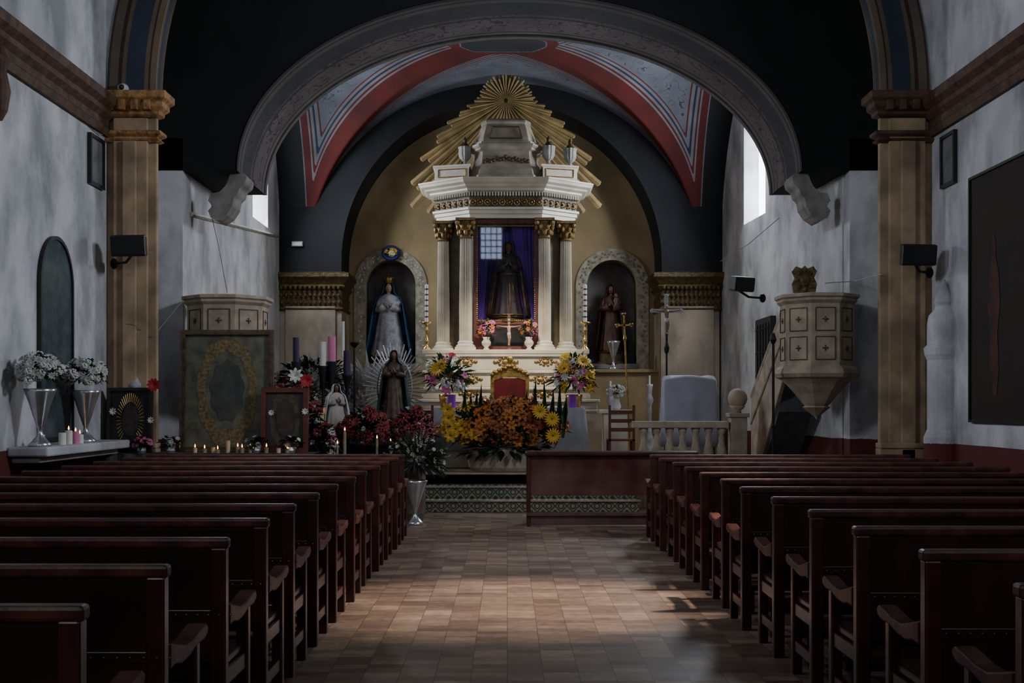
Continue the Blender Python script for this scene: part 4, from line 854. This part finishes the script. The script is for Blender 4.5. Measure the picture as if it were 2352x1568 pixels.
for x in(-.35,.35):
    for y in (-.18,.18): g=G(); g.box(x-.025,x+.025,y-.025,y+.025,0,.4); g.fin('leg',WOOD,r)
d=17.5; r=T('balustrade','cream stone altar rail with turned balusters','balustrade',(PXX(1475,d),d,.5)); L=PXX(1672,d)-PXX(1475,d)
g=G(); g.box(-.15,L,-.1,.1,.66,.76); g.box(-.15,L,-.09,.09,.0,.08); g.fin('rail',STONE,r,bevel=.012)
for k in range(7):
    x=.02+L*k/6.6; g=G(); g.lathe([(.07,.08),(.07,.12),(.04,.16),(.075,.26),(.07,.34),(.04,.46),(.045,.52),(.035,.56),(.06,.6),(.065,.66)],x,0,16); g.fin('baluster',STONE,r,smooth=True)
r=T('newel_post','square stone newel post topped with a ball finial','post',(PXX(1694,17.5),17.5,.5)); g=G(); g.box(-.12,.12,-.13,.13,0,.82); g.box(-.15,.15,-.16,.16,.82,.88); g.fin('post',STONE,r,bevel=.01)
g=G(); g.lathe([(.06,.88),(.05,.92),(.09,.95),(.12,.99)],0,0,16); g.ell((0,0,1.1),(.145,.145,.15),20,12); g.fin('ball_finial',STONE,r,smooth=True)
def pulpit(loc,label,R=.56,rz=0,br=True):
    r=T('pulpit',label,'pulpit',loc,rz=rz)
    hx=[(R*math.cos(a),R*math.sin(a)) for a in [pi/8+2*pi*k/8 for k in range(8)]]
    g=G(); g.loft(hx,[(-.02,2.0),(-.02,2.86)]); g.fin('body',STONE,r)
    g=G(); g.loft(hx,[(-.02,2.84),(.02,2.88),(.02,2.91),(.05,2.93),(.05,2.97),(-.02,2.98)]); g.fin('top_moulding',STONE,r)
    g=G(); g.loft(hx,[(0.0,2.02),(.04,1.98),(.06,1.92),(.03,1.87),(-.02,1.85),(-.1,1.78),(-.2,1.66),(-.3,1.52),(-.33,1.49),(-.3,1.47),(-.36,1.42),(-.45,1.34),(-.47,1.3)]); g.fin('corbel_base',STONE,r)
    g=G(); g.box(-.12,.25 if loc[0]<0 else R+.05,R*.5,16.32-loc[1],1.9,2.8); g.fin('wall_bracket',STONE,r)
    g=G(); ap_=(R-.02)*math.cos(pi/8)
    for k in range(8):
        a=2*pi*k/8; n=Vector((math.cos(a),math.sin(a),0)); s=Vector((-n.y,n.x,0)); hw=R*math.sin(pi/8)*.66
        for z0,z1 in ((2.1,2.4),(2.48,2.78)):
            c=n*(ap_+.004); q=[c-s*hw+Vector((0,0,z0)),c+s*hw+Vector((0,0,z0)),c+s*hw+Vector((0,0,z1)),c-s*hw+Vector((0,0,z1))]
            for i in range(4): g.tube([q[i],q[(i+1)%4]],.008,5)
            m=c+Vector((0,0,(z0+z1)/2)); g.ell(m,(.02,.02,.02),8,5)
            for i in range(4):
                w_=m+s*.03*math.cos(i*pi/2)+Vector((0,0,.03*math.sin(i*pi/2))); g.ell(w_,(.011,.011,.011),6,4)
    g.fin('panel_carving',STONED,r)
    return r
xr,yr,_=P(1873,0,15.9)
pr_=pulpit((xr,15.85,0),'octagonal stone pulpit with carved panels reached by a stair',R=.51)
pulpit((PXX(522,16.1),16.15,0.0),'octagonal stone pulpit with carved panels behind the large painting',R=.57)
r=T('pulpit_stair','steep stone stair with a panelled parapet leading to the pulpit','stair',(0,0,0))
g=G()
pts=[(16.75,2.0),(16.75,2.95),(19.1,1.62),(19.1,.5),(18.5,.5)]
g.rings([[(3.96,y,zz) for y,zz in pts],[(4.02,y,zz) for y,zz in pts]]); g.fin('parapet',STONE,r,bevel=.01)
g=G(); g.tube([(3.99,16.75,2.98),(3.99,19.1,1.64)],.05,8); g.tube([(3.95,16.8,2.5),(3.95,19.05,1.2)],.02,6); g.fin('handrail',STONE,r)
g=G(); pts=[(17.3,1.85),(19.0,.5),(18.4,.5),(17.3,1.4)]
g.rings([[(4.0,y,zz) for y,zz in pts],[(4.5,y,zz) for y,zz in pts]])
for k in range(7):
    g.box(4.02,4.5,17.35+.23*(6-k),17.58+.23*(6-k),max(.5,.45+.2*k),.65+.2*k)
g.fin('stair_steps',M('dark_grey_plaster',(.1,.1,.11),.8),r)
r=T('wall_crest','carved gilded crest plaque above the pulpit','crest',(PXX(1848,16.25),16.3,0))
zc=PZ(642,16.2); pts=[(-.15,-.17),(-.17,-.05),(-.13,.03),(-.17,.12),(-.12,.19),(-.04,.16),(0,.2),(.04,.16),(.12,.19),(.17,.12),(.13,.03),(.17,-.05),(.15,-.17),(.06,-.2),(0,-.17),(-.06,-.2)]
CRM=M('crest_gilt',(.17,.12,.05),.55,.2,ns=14,amt=.6,bump=.5)
plate('crest_plate',[(a,zc+b) for a,b in pts],[],-.06,.0,CRM,r); g=G(); g.ell((0,-.07,zc),(.07,.03,.09),12,8); g.box(-.02,.02,-.05,0,2.82,zc-.15)
for k in range(8): g.ell((.11*math.cos(k*pi/4),-.065,zc+.13*math.sin(k*pi/4)),(.03,.02,.03),8,5)
g.fin('crest_relief',CRM,r,smooth=True)
r=T('black_lamp_pole','slim black iron processional pole standing by the stair','pole',(PXX(1776,15.5),15.5,0)); g=G(); g.lathe([(.13,0),(.12,.03),(.02,.06),(.018,1.2),(.03,1.22),(.018,1.24),(.018,2.3),(.045,2.36),(.02,2.45)],0,0,12); g.fin('pole',IRON,r)
e=bpy.data.objects.new('door_1',None); col.objects.link(e); e['kind']='structure'
xd=4.75-.0726*(20.0-16.3)-.02
g=G(); g.box(xd-.05,xd+.06,19.7,20.9,.5,3.0); g.fin('door_panel',M('door_dark',(.02,.022,.026),.5),e)
g=G()
for k in range(5): g.box(xd-.065,xd-.05,19.8+.22*k,19.82+.22*k,1.2,2.9)
for k in range(5): g.box(xd-.065,xd-.05,19.75,20.85,1.2+.4*k,1.22+.4*k)
g.fin('door_grille',IRON,e)
# ================= WALL THINGS =================
r=T('arched_wall_mirror','tall arched dark glass panel in black frame set in wall','mirror',(XL+.01,13.25,0),rz=pi/2)
o=archpts(0,.98,1.1,2.85,.55); h=archpts(0,.91,1.14,2.85,.51)
plate('frame',o,[h[::-1]],-.04,.0,BLACK,r); plate('glass_panel',archpts(0,.92,1.13,2.85,.51),[],-.02,0,GLASS_D,r)
def flatpic(label,y0,y1,z0,z1,x,s,canv,fr,fw=.04,name='wall_picture'):
    r=T(name,label,'picture',(x,(y0+y1)/2,z0),rz=(pi/2 if s>0 else -pi/2)); w=(y1-y0); h=z1-z0
    plate('frame',[(-w/2,0),(w/2,0),(w/2,h),(-w/2,h)],[[(-w/2+fw,fw),(-w/2+fw,h-fw),(w/2-fw,h-fw),(w/2-fw,fw)]],-.05,0,fr,r)
    g=G(); g.box(-w/2+fw*.5,w/2-fw*.5,-.025,-.005,fw*.5,h-fw*.5); g.fin('canvas',canv,r); return r
flatpic('small dark framed picture hung high on the wall',14.3,14.8,4.2,4.82,XL+.0,1,M('pic_grey',(.16,.17,.18),.4,ns=4,amt=.5),BLACK)
flatpic('small dark framed picture hung high on the wall',14.15,14.6,4.18,4.82,XR-.0,-1,M('pic_grey2',(.14,.14,.14),.4,ns=4,amt=.5),BLACK)
rp=flatpic('very large dark oil painting with a dim reddish-brown figure',11.0,13.7,1.3,4.14,XR,-1,NET,BLACK,.03,'large_painting')
g=G()
g.add([(-.68+x_,-.03,zz) for x_,zz in ((0,.3),(-.12,.6),(-.1,1.0),(-.16,1.3),(-.12,1.65),(-.05,1.85),(-.06,2.0),(0,2.12),(.06,2.0),(.05,1.85),(.14,1.65),(.17,1.3),(.1,1.0),(.14,.6),(.08,.3))],[tuple(range(15))])
g.fin('painted_figure',M('dim_red',(.085,.032,.017),.8,ns=3,c2=(.02,.012,.01)),rp)
r=T('hanging_wall_ornament','dark carved ornament hanging high on the wall','ornament',(XL+.03,11.78,4.35)); g=G(); g.lathe([(.02,0),(.07,.1),(.1,.3),(.06,.5),(.09,.6),(.03,.75)],0,0,12); g.fin('carved_body',BROWN,r)
r=T('wall_stoup','white plaster stoup column with pointed onion top against wall','stoup',(XR-.05,14.45,0)); g=G(); g.lathe([(.24,0),(.24,1.1),(.22,1.15),(.2,1.2),(.2,2.05),(.23,2.12),(.24,2.2),(.2,2.24),(.2,2.5),(.18,2.6),(.11,2.68),(.1,2.72),(.12,2.76),(.1,2.85),(.05,2.95),(.01,3.05)],0,0,24); g.fin('column',WHITE,r,smooth=False)
def speaker(px_,py_,d,rz,wallx,label,s=1):
    X,Y,Z=P(px_,py_,d); r=T('wall_speaker',label,'speaker',(X,Y,Z),'black wall speakers',rz=rz)
    g=G(); g.loft([(-.22*s,-.1),(.22*s,-.1),(.17*s,.1),(-.17*s,.1)],[(-.01,-.13*s),(0,-.11*s),(0,.11*s),(-.01,.13*s)]); c=g.fin('cabinet',BLACK,r,bevel=.012)
    c.rotation_euler[0]=.15
    g=G(); g.box(-.2*s,.2*s,-.112,-.1,-.11*s,.11*s); c=g.fin('grille',M('grille',(.02,.02,.02),.9),r,bevel=.01); c.rotation_euler[0]=.15
    inv=Matrix.Rotation(-rz,3,'Z'); v=inv@Vector((wallx-X,.35,-.18)); g=G(); g.tube([(0,.08,-.08),(v.x*.4,v.y*.6,v.z),(v.x,v.y,v.z)],.018,6); g.ell((v.x,v.y,v.z),(.05,.05,.07),8,6); g.fin('bracket',IRON,r)
speaker(300,564,14.45,-.1,-4.95,'black loudspeaker on a bracket fixed to the pilaster')
speaker(2105,585,14.4,.1,5.3,'black loudspeaker on a bracket fixed to the pilaster')
speaker(1702,652,17.6,.5,3.9,'black loudspeaker on a bracket above the stair',.85)
for px_,py_ in ((283,203),(2112,222)):
    X,Y,Z=P(px_,py_,14.9); r=T('security_camera','small white wall camera on a bracket above the capital','camera',(X,Y,5.47)); h=Z-5.47
    g=G(); g.ell((0,0,h),(.07,.08,.06),14,10); g.fin('camera_head',CLOTH,r,smooth=True); g=G(); g.ell((0,-.065,h),(.035,.03,.035),10,8); g.fin('lens',BLACK,r); g=G(); g.tube([(0,.02,0),(0,.02,h-.03)],.015,6); g.lathe([(.04,0),(.04,.015)],0,.02,10); g.fin('bracket',CLOTH,r)
X,Y,Z=P(683,560,23.15); r=T('emergency_light','small pale emergency light box on the dark wall','light',(X,Y,Z)); g=G(); g.box(-.11,.11,-.03,.05,-.05,.05); g.fin('housing',GREYT,r,bevel=.008); g=G(); g.box(-.09,.09,-.035,-.03,-.035,.03); g.fin('lens',M('pale_lens',(.5,.55,.55),.4),r)
r=T('niche_flower_wreath','blue and yellow flower wreath above the virgin niche','flowers',(PXX(897,24.1),24.15,PZ(580,24.1)))
g=G(); g.tube([(.15*math.cos(2*pi*k/30),0.05,.12*math.sin(2*pi*k/30)) for k in range(31)],.045,8); g.fin('blue_ribbon',M('blue_ribbon',(.01,.018,.13),.6),r,smooth=True)
bouquet(r,(0,0.05,0),(.13,.08,.1),[('yellow_bloom',YEL,5,.06),('white_bloom',WHT,5,.05)],LEAFD,10,.05,71)
for i,pts in enumerate(([P(30,190,12.9),P(120,245,13.5),P(235,310,14.7)],[P(485,490,16.9),P(505,580,16.9),P(522,672,16.4)],[P(300,740,14.85),P(350,775,15.0),P(420,690,15.5)],[P(1790,500,18),P(1720,560,19),P(1655,600,21)],[P(1895,650,16.2),P(1960,646,16.2),P(2025,630,14.9)])):
    r=T('wall_cable','thin sagging electrical cable along the wall','cable'); g=G(); g.tube(pts,.006,5); g.fin('cable_run',GREYT,r)
r=T('ceramic_jar','small lidded white ceramic jar behind the picture','jar',(PXX(310,14.93),14.93,TZ+.005)); g=G(); g.lathe([(.08,0),(.08,.6),(.05,.68),(.03,.75),(.07,.78),(.08,.86),(.04,.92),(.01,.98)],0,0,18); g.fin('jar_body',WROBE,r,smooth=True)
r=T('foliage_spray','dark green foliage behind the small gilded picture','foliage',(-4.87,14.88,TZ+.005)); g=G(); g.lathe([(.06,0),(.08,.2),(.05,.3)],0,0,12); g.fin('pot',STONE,r); bouquet(r,(0,0,.5),(.12,.05,.25),[('pink_bloom',PNK,3,.05)],LEAFD,120,.1,77)
# ================= LIGHTS =================
def area(loc,tgt,size,power,color,sy=None,spread=180):
    l=bpy.data.lights.new('l','AREA'); l.energy=power; l.color=color; l.size=size; l.spread=math.radians(spread)
    if sy: l.shape='RECTANGLE'; l.size_y=sy
    o=bpy.data.objects.new('daylight',l); col.objects.link(o); o.location=loc; o.rotation_euler=(Vector(tgt)-Vector(loc)).to_track_quat('-Z','Y').to_euler(); return o  # serves window daylight and added fill alike
def spot(loc,tgt,ang,power,color,blend=.8,rad=.1):
    l=bpy.data.lights.new('s','SPOT'); l.energy=power; l.color=color; l.spot_size=math.radians(ang); l.spot_blend=blend; l.shadow_soft_size=rad
    o=bpy.data.objects.new('spotlight',l); col.objects.link(o); o.location=loc; o.rotation_euler=(Vector(tgt)-Vector(loc)).to_track_quat('-Z','Y').to_euler(); return o
cool=(.84,.91,1.0); warm=(1,.86,.66)
area((-3.6,-4.6,6.5),(3,14,3),1.8,80,cool); area((3.8,-4.6,6.5),(-3,14,3),1.8,80,cool)  # added cool fill from the rear corners; no windows stand there
area((XL+.05,8.2,5.9),(5,13.5,2.8),1.2,110,cool,spread=110); area((XR-.05,9.6,6.2),(-5,13.8,2.8),1.2,150,cool,spread=110)  # left panel goes with an added window, right one with the high window
area((XCL+.03,21.4,5.6),(3,19,2),1.2,140,cool,1.4); area((4.3,21,5.7),(-3,18,2.5),1.2,190,cool,1.6)
spot((4.6,9.6,6.4),(.15,8.9,0),24,4200,(1,.86,.74),.9,.12)
spot((.1,18.2,5.4),(0,21.3,2.15),44,1050,warm,.9,.2)
w=bpy.data.worlds.new('World'); bpy.context.scene.world=w; w.use_nodes=True; w.node_tree.nodes['Background'].inputs[0].default_value=(.5,.65,1,1); w.node_tree.nodes['Background'].inputs[1].default_value=.05
c=bpy.data.cameras.new('Camera'); c.sensor_width=36; c.lens=F/2352*36; c.shift_x=(1176-CX)/2352; c.shift_y=(HY-784)/2352; c.clip_end=200
co=bpy.data.objects.new('Camera',c); col.objects.link(co); co.location=(0,0,H); co.rotation_euler=(pi/2,0,0); bpy.context.scene.camera=co
